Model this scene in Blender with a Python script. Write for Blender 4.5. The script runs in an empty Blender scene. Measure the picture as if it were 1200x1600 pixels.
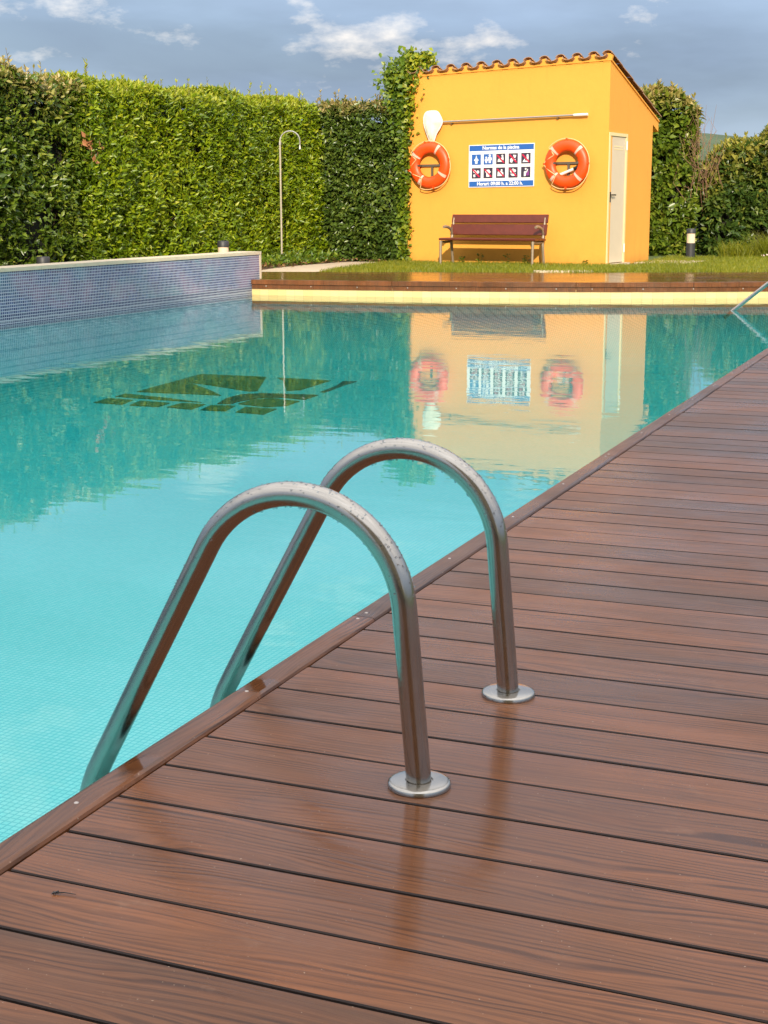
import bpy, bmesh, math, random
import numpy as np
from mathutils import Matrix, Vector, geometry
rnd = random.Random(7)
rs = np.random.RandomState(11)
SC = bpy.context.scene
COL = SC.collection
RAD = math.radians

# ------------------------------------------------------------------ camera
cd = bpy.data.cameras.new('camera')
cam = bpy.data.objects.new('camera', cd)
COL.objects.link(cam)
cd.sensor_fit = 'VERTICAL'; cd.sensor_height = 36.0; cd.sensor_width = 27.0
cd.lens = 2270.0 / 1600.0 * 36.0
cd.clip_start = 0.05; cd.clip_end = 6000
_r = Vector((0.9258, 0.3780, -0.0030)); _f = Vector((-0.3705, 0.9057, -0.2061))
_f.normalize(); _r = (_r - _f * _r.dot(_f)).normalized(); _u = _r.cross(_f)
M = Matrix.Identity(4)
for i in range(3):
    M[i][0] = _r[i]; M[i][1] = _u[i]; M[i][2] = -_f[i]
M[0][3], M[1][3], M[2][3] = 1.2396, -1.5909, 0.9328
cam.matrix_world = M
SC.camera = cam

# ------------------------------------------------------------------ sun, sky, exposure
SUN_TO = Vector((0.36, -0.933, 0.0)).normalized()
SUN_EL = RAD(22)
sun_dir = Vector((SUN_TO.x * math.cos(SUN_EL), SUN_TO.y * math.cos(SUN_EL), math.sin(SUN_EL)))
sd = bpy.data.lights.new('sun', 'SUN'); sd.energy = 2.35; sd.angle = RAD(0.6); sd.color = (1.0, 0.87, 0.68)
so = bpy.data.objects.new('sun', sd); COL.objects.link(so)
so.rotation_euler = sun_dir.to_track_quat('Z', 'Y').to_euler(); so.location = (10, -30, 15)
W = bpy.data.worlds.new('World'); SC.world = W; W.use_nodes = True
wn, wl = W.node_tree.nodes, W.node_tree.links
wn.clear()
def WN(t, **k):
    n = wn.new(t)
    for a, b in k.items(): setattr(n, a, b)
    return n
sky = WN('ShaderNodeTexSky'); sky.sky_type = 'NISHITA'; sky.sun_disc = False
sky.sun_elevation = SUN_EL
sky.sun_rotation = math.atan2(SUN_TO.x, SUN_TO.y)
sky.air_density = 1.0; sky.dust_density = 0.6; sky.ozone_density = 1.5
bg = WN('ShaderNodeBackground'); bg.inputs[1].default_value = 0.14
wl.new(sky.outputs[0], bg.inputs[0])
tc = WN('ShaderNodeTexCoord')
mp = WN('ShaderNodeMapping'); mp.inputs['Scale'].default_value = (1, 1, 3.2)
wl.new(tc.outputs['Generated'], mp.inputs[0])
n1 = WN('ShaderNodeTexNoise'); n1.inputs['Scale'].default_value = 2.6; n1.inputs['Detail'].default_value = 7; n1.inputs['Roughness'].default_value = 0.5; n1.inputs['Distortion'].default_value = 0.4
wl.new(mp.outputs[0], n1.inputs[0])
r1 = WN('ShaderNodeValToRGB'); r1.color_ramp.elements[0].position = 0.30; r1.color_ramp.elements[1].position = 0.62
r1.color_ramp.elements[0].color = (0.88, 0.88, 0.88, 1); r1.color_ramp.elements[1].color = (0.97, 0.97, 0.97, 1)
wl.new(n1.outputs[0], r1.inputs[0])
CLOUD_LOC = (4.4, 4.4, 4.4)
mp2 = WN('ShaderNodeMapping'); mp2.inputs['Scale'].default_value = (1, 1, 2.3); mp2.inputs['Location'].default_value = CLOUD_LOC
wl.new(tc.outputs['Generated'], mp2.inputs[0])
n2 = WN('ShaderNodeTexNoise'); n2.inputs['Scale'].default_value = 9.5; n2.inputs['Detail'].default_value = 9; n2.inputs['Roughness'].default_value = 0.60
wl.new(mp2.outputs[0], n2.inputs[0])
r2 = WN('ShaderNodeValToRGB'); r2.color_ramp.elements[0].position = 0.55; r2.color_ramp.elements[1].position = 0.73
wl.new(n2.outputs[0], r2.inputs[0])
cmix = WN('ShaderNodeMix', data_type='RGBA')
cmix.inputs['B'].default_value = (0.44, 0.395, 0.35, 1)
# far clouds low over the horizon are bluish through the air, the ones overhead are neutral grey
sep0 = WN('ShaderNodeSeparateXYZ'); wl.new(tc.outputs['Generated'], sep0.inputs[0])
hz = WN('ShaderNodeMapRange'); wl.new(sep0.outputs[2], hz.inputs[0])
hz.inputs[1].default_value = 0.12; hz.inputs[2].default_value = 0.55
ahz = WN('ShaderNodeMix', data_type='RGBA'); ahz.inputs['A'].default_value = (0.108, 0.142, 0.202, 1); ahz.inputs['B'].default_value = (0.235, 0.237, 0.246, 1)
wl.new(hz.outputs[0], ahz.inputs['Factor'])
# broad soft light and dark layers in the cloud deck
mp3 = WN('ShaderNodeMapping'); mp3.inputs['Scale'].default_value = (1, 1, 4.5); mp3.inputs['Location'].default_value = CLOUD_LOC
wl.new(tc.outputs['Generated'], mp3.inputs[0])
n3 = WN('ShaderNodeTexNoise'); n3.inputs['Scale'].default_value = 3.2; n3.inputs['Detail'].default_value = 6; n3.inputs['Roughness'].default_value = 0.52
wl.new(mp3.outputs[0], n3.inputs[0])
r3 = WN('ShaderNodeMapRange'); wl.new(n3.outputs[0], r3.inputs[0]); r3.inputs[1].default_value = 0.32; r3.inputs[2].default_value = 0.68; r3.inputs[3].default_value = 0.80; r3.inputs[4].default_value = 1.45
lay = WN('ShaderNodeVectorMath', operation='SCALE'); wl.new(ahz.outputs['Result'], lay.inputs[0]); wl.new(r3.outputs[0], lay.inputs['Scale'])
wl.new(lay.outputs[0], cmix.inputs['A'])
wl.new(r2.outputs[0], cmix.inputs['Factor'])
bgc = WN('ShaderNodeBackground')
# cloud layer brightened towards the zenith beyond standard overcast, to fill the shade
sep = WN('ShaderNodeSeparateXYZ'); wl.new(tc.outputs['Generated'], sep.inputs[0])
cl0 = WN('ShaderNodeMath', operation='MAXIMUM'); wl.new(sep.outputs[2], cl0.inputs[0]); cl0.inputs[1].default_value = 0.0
zenith_gain = WN('ShaderNodeMath', operation='MULTIPLY_ADD'); wl.new(cl0.outputs[0], zenith_gain.inputs[0]); zenith_gain.inputs[1].default_value = 2.6; zenith_gain.inputs[2].default_value = 1.0
wl.new(zenith_gain.outputs[0], bgc.inputs[1])
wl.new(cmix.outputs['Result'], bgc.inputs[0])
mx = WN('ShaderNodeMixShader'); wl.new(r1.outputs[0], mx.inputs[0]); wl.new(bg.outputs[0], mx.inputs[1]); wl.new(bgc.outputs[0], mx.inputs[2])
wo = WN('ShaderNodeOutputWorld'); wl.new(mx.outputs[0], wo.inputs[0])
SC.view_settings.view_transform = 'Standard'; SC.view_settings.look = 'None'
SC.view_settings.exposure = 1.15; SC.view_settings.gamma = 1.0; SC.view_settings.use_curve_mapping = False
SC.render.engine = 'CYCLES'
SC.cycles.max_bounces = 5; SC.cycles.diffuse_bounces = 3; SC.cycles.glossy_bounces = 3; SC.cycles.transmission_bounces = 3; SC.cycles.volume_bounces = 0; SC.cycles.transparent_max_bounces = 8; SC.cycles.use_denoising = True
SC.cycles.caustics_reflective = False; SC.cycles.caustics_refractive = False
SC.cycles.sample_clamp_indirect = 6.0
SC.cycles.use_adaptive_sampling = True; SC.cycles.adaptive_threshold = 0.02

# ------------------------------------------------------------------ node helper
class NT:
    def __init__(s, name):
        s.m = bpy.data.materials.new(name); s.m.use_nodes = True
        s.n, s.l = s.m.node_tree.nodes, s.m.node_tree.links
        s.n.clear(); s.out = s.n.new('ShaderNodeOutputMaterial')
    def node(s, t, ins=None, **k):
        n = s.n.new(t)
        for a, b in k.items(): setattr(n, a, b)
        for a, b in (ins or {}).items(): s.set(n, a, b)
        return n
    def set(s, n, a, b):
        i = n.inputs[a]
        if isinstance(b, bpy.types.NodeSocket): s.l.new(b, i)
        else: i.default_value = (*b, 1) if (isinstance(b, tuple) and len(b) == 3 and i.type == 'RGBA') else b
    def coord(s, kind='Object', scale=(1, 1, 1), loc=(0, 0, 0), rot=(0, 0, 0), offset=None):
        c = s.node('ShaderNodeTexCoord').outputs[kind]
        if offset is not None:
            c = s.node('ShaderNodeVectorMath', {0: c, 1: offset}, operation='ADD').outputs[0]
        return s.node('ShaderNodeMapping', {'Vector': c, 'Scale': scale, 'Location': loc, 'Rotation': rot}).outputs[0]
    def pos(s, scale=(1, 1, 1), loc=(0, 0, 0), rot=(0, 0, 0)):
        g = s.node('ShaderNodeNewGeometry').outputs['Position']
        return s.node('ShaderNodeMapping', {'Vector': g, 'Scale': scale, 'Location': loc, 'Rotation': rot}).outputs[0]
    def noise(s, vec, scale, detail=4, rough=.5, dist=0.0):
        return s.node('ShaderNodeTexNoise', {'Vector': vec, 'Scale': scale, 'Detail': detail, 'Roughness': rough, 'Distortion': dist}).outputs[0]
    def ramp(s, fac, stops):
        r = s.node('ShaderNodeValToRGB', {'Fac': fac}); cr = r.color_ramp
        while len(cr.elements) < len(stops): cr.elements.new(0.5)
        for e, (p, c) in zip(cr.elements, stops):
            e.position = p; e.color = (*c, 1) if len(c) == 3 else c
        return r.outputs[0]
    def math(s, op, a, b=0.0, c=None, clamp=False):
        n = s.node('ShaderNodeMath', {0: a, 1: b}, operation=op, use_clamp=clamp)
        if c is not None: s.set(n, 2, c)
        return n.outputs[0]
    def mix(s, f, a, b, mode='MIX'):
        n = s.node('ShaderNodeMix', data_type='RGBA', blend_type=mode)
        for i in n.inputs:
            if i.identifier == 'Factor_Float': s._si(i, f)
            elif i.identifier == 'A_Color': s._si(i, a)
            elif i.identifier == 'B_Color': s._si(i, b)
        for o in n.outputs:
            if o.identifier == 'Result_Color': return o
    def _si(s, i, v):
        if isinstance(v, bpy.types.NodeSocket): s.l.new(v, i)
        else: i.default_value = (*v, 1) if isinstance(v, tuple) and len(v) == 3 else v
    def bump(s, h, strength=.3, dist=.01, normal=None):
        d = {'Height': h, 'Strength': strength, 'Distance': dist}
        if normal is not None: d['Normal'] = normal
        return s.node('ShaderNodeBump', d).outputs[0]
    def bsdf(s, **k):
        return s.node('ShaderNodeBsdfPrincipled', {a.replace('_', ' '): b for a, b in k.items()})
    def done(s, sh):
        s.l.new(sh if isinstance(sh, bpy.types.NodeSocket) else sh.outputs[0], s.out.inputs[0]); return s.m

def simple(name, col, rough=.5, metal=0.0, var=.12, vscale=6.0, bump=0.0, bscale=40, spec=.5):
    t = NT(name); p = t.pos()
    n = t.noise(p, vscale, 5, .55)
    c = t.mix(n, tuple(x * (1 - var) for x in col), tuple(min(1, x * (1 + var)) for x in col))
    k = dict(Base_Color=c, Roughness=rough, Metallic=metal)
    b = t.bsdf(**k); b.inputs['Specular IOR Level'].default_value = spec
    if bump: t.set(b, 'Normal', t.bump(t.noise(p, bscale, 6, .6), bump, .01))
    return t.done(b)

# ------------------------------------------------------------------ mesh helpers
class MB:
    def __init__(s): s.v = []; s.f = []; s.mi = []
    def add(s, v, f, mi=0):
        o = len(s.v); s.v += [tuple(x) for x in v]; s.f += [tuple(i + o for i in q) for q in f]; s.mi += [mi] * len(f); return s
    def box(s, x0, x1, y0, y1, z0, z1, mi=0):
        v = [(x, y, z) for x in (x0, x1) for y in (y0, y1) for z in (z0, z1)]
        return s.add(v, [(0, 1, 3, 2), (4, 6, 7, 5), (0, 4, 5, 1), (2, 3, 7, 6), (0, 2, 6, 4), (1, 5, 7, 3)], mi)
    def prism(s, poly, z0, z1, mi=0):            # convex or concave polygon in xy
        n = len(poly); a = sum(poly[i][0] * poly[(i + 1) % n][1] - poly[(i + 1) % n][0] * poly[i][1] for i in range(n))
        if a < 0: poly = poly[::-1]
        v = [(x, y, z0) for x, y in poly] + [(x, y, z1) for x, y in poly]
        f = [(i, (i + 1) % n, n + (i + 1) % n, n + i) for i in range(n)]
        return s.add(v, f + [tuple(range(n - 1, -1, -1)), tuple(range(n, 2 * n))], mi)
    def prism_y(s, poly, y0, y1, mi=0):          # polygon in xz, extruded along y
        n = len(poly); v = [(x, y0, z) for x, z in poly] + [(x, y1, z) for x, z in poly]
        f = [(i, (i + 1) % n, n + (i + 1) % n, n + i) for i in range(n)]
        return s.add(v, f + [tuple(range(n - 1, -1, -1)), tuple(range(n, 2 * n))], mi)
    def prism_x(s, poly, x0, x1, mi=0):          # polygon in yz, extruded along x
        n = len(poly); v = [(x0, y, z) for y, z in poly] + [(x1, y, z) for y, z in poly]
        f = [(i, (i + 1) % n, n + (i + 1) % n, n + i) for i in range(n)]
        return s.add(v, f + [tuple(range(n - 1, -1, -1)), tuple(range(n, 2 * n))], mi)
    def tube(s, pts, r, seg=12, closed=False, cap=True, mi=0):
        pts = [Vector(p) for p in pts]; n = len(pts); rr = r if hasattr(r, '__len__') else [r] * n
        v, f = [], []; up = None
        for i, p in enumerate(pts):
            a = pts[(i - 1) % n] if (closed or i > 0) else p
            b = pts[(i + 1) % n] if (closed or i < n - 1) else p
            t = (b - a).normalized()
            if up is None:
                up = t.orthogonal().normalized()
            up = (up - t * up.dot(t)).normalized(); sd_ = t.cross(up)
            for k in range(seg):
                an = 2 * math.pi * k / seg
                v.append(p + (up * math.cos(an) + sd_ * math.sin(an)) * rr[i])
        m = n if closed else n - 1
        for i in range(m):
            for k in range(seg):
                a = i * seg + k; b = i * seg + (k + 1) % seg; c = ((i + 1) % n) * seg + (k + 1) % seg; d = ((i + 1) % n) * seg + k
                f.append((a, b, c, d))
        if cap and not closed:
            f.append(tuple(range(seg - 1, -1, -1))); f.append(tuple((n - 1) * seg + k for k in range(seg)))
        return s.add(v, f, mi)
    def lathe(s, prof, c=(0, 0, 0), seg=32, mi=0):   # profile (r,z), closed at ends when r=0
        v, f = [], []; n = len(prof)
        for r, z in prof:
            for k in range(seg):
                a = 2 * math.pi * k / seg; v.append((c[0] + r * math.cos(a), c[1] + r * math.sin(a), c[2] + z))
        for i in range(n - 1):
            for k in range(seg):
                f.append((i * seg + k, i * seg + (k + 1) % seg, (i + 1) * seg + (k + 1) % seg, (i + 1) * seg + k))
        return s.add(v, f, mi)
    def mesh(s, name, mats, smooth=False):
        me = bpy.data.meshes.new(name); me.from_pydata(s.v, [], s.f)
        for m in (mats if isinstance(mats, (list, tuple)) else [mats]): me.materials.append(m)
        if len(set(s.mi)) > 1: me.polygons.foreach_set('material_index', s.mi)
        me.update()
        bm = bmesh.new(); bm.from_mesh(me); bmesh.ops.remove_doubles(bm, verts=bm.verts, dist=1e-6); bmesh.ops.recalc_face_normals(bm, faces=bm.faces); bm.to_mesh(me); bm.free()
        if smooth:
            me.polygons.foreach_set('use_smooth', [True] * len(me.polygons))
            try: me.set_sharp_from_angle(angle=RAD(40))
            except Exception: pass
        return me
    def build(s, name, mats, parent=None, smooth=False):
        return link(name, s.mesh(name, mats, smooth), parent)
def link(name, me, parent=None, loc=None, rot=None):
    o = bpy.data.objects.new(name, me); COL.objects.link(o)
    if parent is not None: o.parent = parent
    if loc is not None: o.location = loc
    if rot is not None: o.rotation_euler = rot
    return o
def empty(name, loc=(0, 0, 0), rz=0.0):
    o = bpy.data.objects.new(name, None); COL.objects.link(o); o.location = loc; o.rotation_euler = (0, 0, rz); o.empty_display_size = .1
    return o
def tag(o, label, cat, group=None):
    o['label'] = label; o['category'] = cat
    if group: o['group'] = group
    return o
def struct(o): o['kind'] = 'structure'; return o
def stuff(o): o['kind'] = 'stuff'; return o

ZW = -0.19          # water level (deck top is z = 0)
ZF = -0.95          # pool floor

# ------------------------------------------------------------------ materials
def m_deck(name='deck_wood', along='X', wetall=False):
    t = NT(name)
    oi = t.node('ShaderNodeObjectInfo').outputs['Random']
    c = t.node('ShaderNodeTexCoord').outputs['Object']
    sp = t.node('ShaderNodeSeparateXYZ', {0: c})
    if along == 'X': x, y = sp.outputs[0], sp.outputs[1]
    else: x, y = sp.outputs[1], sp.outputs[0]
    x = t.math('ADD', x, t.math('MULTIPLY', oi, 91.0))
    o2 = t.math('MULTIPLY', oi, 43.0)
    def vec(a, b, cc=0.0): return t.node('ShaderNodeCombineXYZ', {0: a, 1: b, 2: cc}).outputs[0]
    warp = t.noise(vec(t.math('MULTIPLY', x, 1.5), t.math('MULTIPLY', y, 9.0), o2), 1.0, 2, .45)
    warp2 = t.noise(vec(t.math('MULTIPLY', x, 6.0), t.math('MULTIPLY', y, 30.0), o2), 1.0, 3, .5)
    sg = t.math('ADD', y, t.math('ADD', t.math('MULTIPLY', warp, .115), t.math('MULTIPLY', warp2, .006)))
    ring = t.math('PINGPONG', t.math('DIVIDE', sg, .0125), .5)
    line = t.ramp(ring, [(.0, (1, 1, 1)), (.12, (.8, .8, .8)), (.27, (0, 0, 0))])
    lm = t.ramp(t.noise(vec(t.math('MULTIPLY', x, 2.6), t.math('MULTIPLY', y, 26.0), t.math('ADD', o2, 5.0)), 1.0, 3, .6), [(.38, (.12, .12, .12)), (.60, (1, 1, 1))])
    line = t.math('MULTIPLY', line, lm)
    fine = t.noise(vec(t.math('MULTIPLY', x, 7.0), t.math('MULTIPLY', sg, 420.0), o2), 1.0, 3, .6)
    streak = t.noise(vec(t.math('MULTIPLY', x, .9), t.math('MULTIPLY', sg, 42.0), o2), 1.0, 3, .55)
    big = t.noise(vec(t.math('MULTIPLY', x, .55), t.math('MULTIPLY', y, 7.0), o2), 1.3, 3, .55)
    blotch = t.noise(t.pos(), 1.9, 4, .6)
    tone = t.math('ADD', t.math('MULTIPLY', big, .55), t.math('ADD', t.math('MULTIPLY', oi, .32), t.math('MULTIPLY', streak, .30)))
    base = t.ramp(tone, [(0.34, (0.100, 0.046, 0.022)), (0.56, (0.180, 0.067, 0.025)), (0.82, (0.280, 0.096, 0.031))])
    base = t.mix(t.math('MULTIPLY', t.ramp(blotch, [(.48, (0, 0, 0)), (.74, (1, 1, 1))]), .32), base, (0.150, 0.078, 0.040))
    base = t.mix(t.math('MULTIPLY', line, .72), base, (0.026, 0.010, 0.006))
    base = t.mix(t.ramp(fine, [(.42, (0, 0, 0)), (.72, (.55, .55, .55))]), base, (0.048, 0.019, 0.011))
    scuff = t.noise(t.pos((1.0, 1.6, 1)), 6.5, 6, .72)
    base = t.mix(t.ramp(scuff, [(.60, (0, 0, 0)), (.74, (.30, .30, .30))]), base, (0.30, 0.17, 0.10))
    damp = t.noise(t.pos((.8, 1.3, 1), (3, 7, 0)), 2.4, 5, .65)
    base = t.mix(t.ramp(damp, [(.56, (0, 0, 0)), (.66, (.35, .35, .35))]), base, (0.075, 0.028, 0.012))
    speck = t.noise(t.pos(), 170.0, 1, .5)
    base = t.mix(t.ramp(speck, [(.765, (0, 0, 0)), (.79, (.8, .8, .8))]), base, (0.42, 0.28, 0.18))
    wet = t.noise(t.pos((1, .8, 1)), 2.0, 4, .6)
    rough = t.ramp(wet, [(.38, (.17, .17, .17)), (.62, (.36, .36, .36))])
    rough = t.math('ADD', rough, t.math('MULTIPLY', fine, .12))
    else_wet = along == 'X'
    if else_wet:
        pp = t.node('ShaderNodeSeparateXYZ', {0: t.node('ShaderNodeNewGeometry').outputs['Position']})
        ddx = t.math('SUBTRACT', pp.outputs[0], .56); ddy = t.math('SUBTRACT', pp.outputs[1], .34)
        dist = t.math('SQRT', t.math('ADD', t.math('MULTIPLY', t.math('MULTIPLY', ddx, ddx), 3.2), t.math('MULTIPLY', ddy, ddy)))
        dist = t.math('ADD', dist, t.math('MULTIPLY', t.math('SUBTRACT', t.noise(t.pos(), 5.0, 4, .6), .5), .7))
        wm = t.ramp(dist, [(.30, (1, 1, 1)), (.62, (0, 0, 0))])
        rough = t.mix(t.math('MULTIPLY', wm, .8), rough, (.09, .09, .09))
        base = t.mix(t.math('MULTIPLY', wm, .30), base, (0.10, 0.034, 0.012))
    if along == 'Y':
        wy = t.node('ShaderNodeSeparateXYZ', {0: t.node('ShaderNodeNewGeometry').outputs['Position']}).outputs[1]
        jag = t.math('MULTIPLY', t.noise(t.pos(), 22.0, 3, .6), .09)
        for yc in (.845, .405):
            dd = t.math('ABSOLUTE', t.math('SUBTRACT', t.math('ADD', wy, jag), yc + .045))
            wm = t.ramp(dd, [(.030, (1, 1, 1)), (.048, (0, 0, 0))])
            base = t.mix(t.math('MULTIPLY', wm, .55), base, (0.075, 0.026, 0.008))
            rough = t.mix(wm, rough, (.07, .07, .07))
    if wetall: rough = t.math('MULTIPLY', rough, .40)
    hgt = t.math('ADD', t.math('MULTIPLY', line, -.7), t.math('MULTIPLY', fine, .40))
    b = t.bsdf(Base_Color=base, Roughness=rough, Normal=t.bump(hgt, .22, .0012))
    b.inputs['Specular IOR Level'].default_value = .24
    return t.done(b)
M_DECK = m_deck()
M_COPE = m_deck('coping_wood', 'Y')
M_DECKWET = m_deck('wet_deck_wood', 'X', True)
M_DECKDARK = simple('deck_frame_dark', (.012, .008, .006), .8)
M_SCREW = simple('screw_steel', (.55, .48, .42), .4, 0.6)

def m_steel():
    t = NT('brushed_stainless_steel')
    p = t.coord('Object', (1, 1, 1))
    n = t.noise(p, 55, 4, .6); n2 = t.noise(p, 320, 2, .5); sm = t.noise(p, 7, 5, .6)
    c = t.mix(sm, (.32, .295, .26), (.47, .44, .395))
    r = t.math('ADD', t.math('MULTIPLY', n, .10), t.math('ADD', t.math('MULTIPLY', sm, .10), .09))
    b = t.bsdf(Base_Color=c, Metallic=1.0, Roughness=r, Normal=t.bump(n2, .06, .0006))
    return t.done(b)
M_STEEL = m_steel()
def m_drop():
    t = NT('water_drop'); f = t.node('ShaderNodeFresnel', {'IOR': 1.33}).outputs[0]
    tr = t.node('ShaderNodeBsdfTransparent', {'Color': (.86, .88, .9)}); g = t.node('ShaderNodeBsdfGlossy', {'Color': (1, 1, 1), 'Roughness': .02})
    return t.done(t.node('ShaderNodeMixShader', {0: f, 1: tr.outputs[0], 2: g.outputs[0]}))
M_DROP = m_drop()

def m_mosaic(name, size, ca, cb, cc, grout, gw=.10, axes='XY', rough=.25, patch=None):
    t = NT(name)
    g = t.node('ShaderNodeNewGeometry').outputs['Position']
    s = t.node('ShaderNodeSeparateXYZ', {0: g})
    a, b = s.outputs['XYZ'.index(axes[0])], s.outputs['XYZ'.index(axes[1])]
    ua, ub = t.math('DIVIDE', a, size), t.math('DIVIDE', b, size)
    fa, fb = t.math('FRACT', ua), t.math('FRACT', ub)
    ia, ib = t.math('FLOOR', ua), t.math('FLOOR', ub)
    w = t.node('ShaderNodeTexWhiteNoise', {'Vector': t.node('ShaderNodeCombineXYZ', {0: ia, 1: ib, 2: 0.0}).outputs[0]}, noise_dimensions='3D').outputs['Value']
    ed = t.math('MINIMUM', t.math('MINIMUM', fa, t.math('SUBTRACT', 1.0, fa)), t.math('MINIMUM', fb, t.math('SUBTRACT', 1.0, fb)))
    mask = t.math('LESS_THAN', ed, gw)
    col = t.ramp(w, [(0.0, ca), (.5, cb), (1.0, cc)])
    shv = t.node('ShaderNodeTexWhiteNoise', {'Vector': t.node('ShaderNodeCombineXYZ', {0: t.math('FLOOR', t.math('DIVIDE', a, size * 12)), 1: t.math('FLOOR', t.math('DIVIDE', b, size * 12)), 2: 3.0}).outputs[0]}, noise_dimensions='3D').outputs['Value']
    col = t.mix(t.math('MULTIPLY', shv, .14), col, tuple(x * .72 for x in cb))
    if patch: col = patch(t, col, s)
    col = t.mix(mask, col, grout)
    bs = t.bsdf(Base_Color=col, Roughness=t.math('ADD', t.math('MULTIPLY', mask, .5), rough))
    return t.done(bs)
M_FLOOR = m_mosaic('pool_floor_mosaic', .025, (.54, .93, .91), (.63, .97, .95), (.72, .98, .96), (.21, .63, .65), .11)
M_PWALL_Y = m_mosaic('pool_wall_mosaic', .025, (.54, .93, .91), (.63, .97, .95), (.72, .98, .96), (.21, .63, .65), .11, 'YZ')
M_PWALL_X = m_mosaic('pool_end_mosaic', .025, (.54, .93, .91), (.63, .97, .95), (.72, .98, .96), (.21, .63, .65), .11, 'XZ')
def _patch(t, col, s):
    n = t.noise(t.pos((1, .8, 1.4)), 2.6, 3, .5)
    col = t.mix(t.ramp(n, [(.48, (0, 0, 0)), (.66, (.40, .40, .40))]), col, (.42, .20, .28))
    n2 = t.noise(t.pos((1, .8, 1.4), (5, 3, 1)), 2.6, 3, .5)
    col = t.mix(t.ramp(n2, [(.52, (0, 0, 0)), (.70, (.42, .42, .42))]), col, (.10, .30, .32))
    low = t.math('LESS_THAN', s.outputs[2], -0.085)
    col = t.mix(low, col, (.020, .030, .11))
    lime = t.math('ADD', s.outputs[2], t.math('MULTIPLY', t.noise(t.pos((1, 3, 1)), 3.0, 4, .6), .04))
    lime = t.ramp(t.math('ABSOLUTE', t.math('SUBTRACT', lime, -.135)), [(.006, (.45, .45, .45)), (.02, (0, 0, 0))])
    return t.mix(lime, col, (.42, .44, .46))
M_BLUETILE = m_mosaic('blue_glass_mosaic', .030, (.014, .026, .10), (.035, .058, .17), (.10, .13, .28), (.46, .47, .53), .12, 'YZ', .2, _patch)
M_BLUETILE_X = m_mosaic('blue_glass_mosaic_end', .030, (.014, .026, .10), (.035, .058, .17), (.10, .13, .28), (.46, .47, .53), .12, 'XZ', .2, _patch)
M_YELLOWTILE = m_mosaic('cream_waterline_tile', .12, (.74, .55, .22), (.78, .59, .25), (.80, .62, .28), (.58, .42, .2), .02, 'XZ', .35)
M_CAP = simple('cream_stone_cap', (.66, .54, .38), .6, var=.16, vscale=9, bump=.15)
M_EMB = simple('dark_emblem_mosaic', (.10, .115, .010), .3, var=.3, vscale=30)
M_EMB_RED = simple('dark_red_emblem_mosaic', (.090, .034, .012), .3, var=.3, vscale=30)
M_EMB_BLUE = simple('navy_emblem_mosaic', (.006, .022, .034), .3, var=.3, vscale=30)

def m_water():
    t = NT('pool_water')
    p = t.pos((1, 1, 1))
    a = t.noise(t.pos((.55, 1.35, 1), rot=(0, 0, .38)), 3.6, 2, .5, .3)
    b = t.noise(t.pos((.55, 1.5, 1), rot=(0, 0, .38)), 13.0, 3, .55, .4)
    h = t.math('ADD', t.math('MULTIPLY', a, 1.0), t.math('MULTIPLY', b, .09))
    nrm = t.bump(h, .30, .0042)
    f = t.node('ShaderNodeFresnel', {'IOR': 1.33, 'Normal': nrm}).outputs[0]
    tr = t.node('ShaderNodeBsdfTransparent', {'Color': (.93, 1.0, 1.0)})
    g = t.node('ShaderNodeBsdfGlossy', {'Color': (1, 1, 1), 'Roughness': .0, 'Normal': nrm})
    va = t.node('ShaderNodeVolumeAbsorption', {'Color': (.08, .885, .865), 'Density': .42})
    t.l.new(va.outputs[0], t.out.inputs['Volume'])
    return t.done(t.node('ShaderNodeMixShader', {0: f, 1: tr.outputs[0], 2: g.outputs[0]}))
M_WATER = m_water()

def m_ground():
    t = NT('lawn_soil'); p = t.pos()
    n = t.noise(p, 1.4, 6, .6); n2 = t.noise(p, 30, 4, .6)
    c = t.ramp(n, [(.3, (.075, .10, .016)), (.55, (.10, .135, .02)), (.75, (.13, .14, .03))])
    c = t.mix(t.math('MULTIPLY', n2, .4), c, (.04, .06, .012))
    return t.done(t.bsdf(Base_Color=c, Roughness=.9, Normal=t.bump(n2, .5, .02)))
M_GROUND = m_ground()
M_SOIL = simple('brown_soil', (.13, .075, .04), .95, var=.45, vscale=14, bump=.7, bscale=50)
M_SLAB = simple('beige_stone_slab', (.58, .46, .32), .8, var=.18, vscale=6, bump=.2)

def m_leaf(name, stops, young=None, rough=.38, trans=.22, tcol=None):
    t = NT(name)
    at = t.node('ShaderNodeAttribute', attribute_name='tint').outputs['Fac']
    c = t.ramp(at, stops)
    if young:
        yg = t.node('ShaderNodeAttribute', attribute_name='young').outputs['Fac']
        c = t.mix(yg, c, young)
    b = t.bsdf(Base_Color=c, Roughness=rough); b.inputs['Specular IOR Level'].default_value = .45
    tl = t.node('ShaderNodeBsdfTranslucent', {'Color': t.mix(.5, c, tcol or (.25, .35, .03))})
    return t.done(t.node('ShaderNodeMixShader', {0: trans, 1: b.outputs[0], 2: tl.outputs[0]}))
M_LAUREL = m_leaf('laurel_leaf', [(0, (.085, .15, .006)), (.40, (.20, .29, .008)), (.75, (.33, .40, .010)), (1, (.50, .50, .03))], (.44, .43, .04), .36, .28)
M_ELAEAG = m_leaf('dark_glossy_leaf', [(0, (.042, .080, .012)), (.5, (.092, .145, .020)), (.85, (.18, .23, .035)), (1, (.34, .36, .09))], (.46, .32, .12), .30, .15)
M_ELAEAG2 = m_leaf('olive_glossy_leaf', [(0, (.050, .092, .010)), (.5, (.120, .180, .014)), (.85, (.24, .28, .03)), (1, (.40, .38, .08))], (.46, .33, .12), .33, .15)
M_CITRUS = m_leaf('broad_shrub_leaf', [(0, (.030, .065, .012)), (.5, (.070, .12, .018)), (.85, (.16, .20, .03)), (1, (.36, .33, .05))], (.42, .36, .06), .35, .2)
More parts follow.
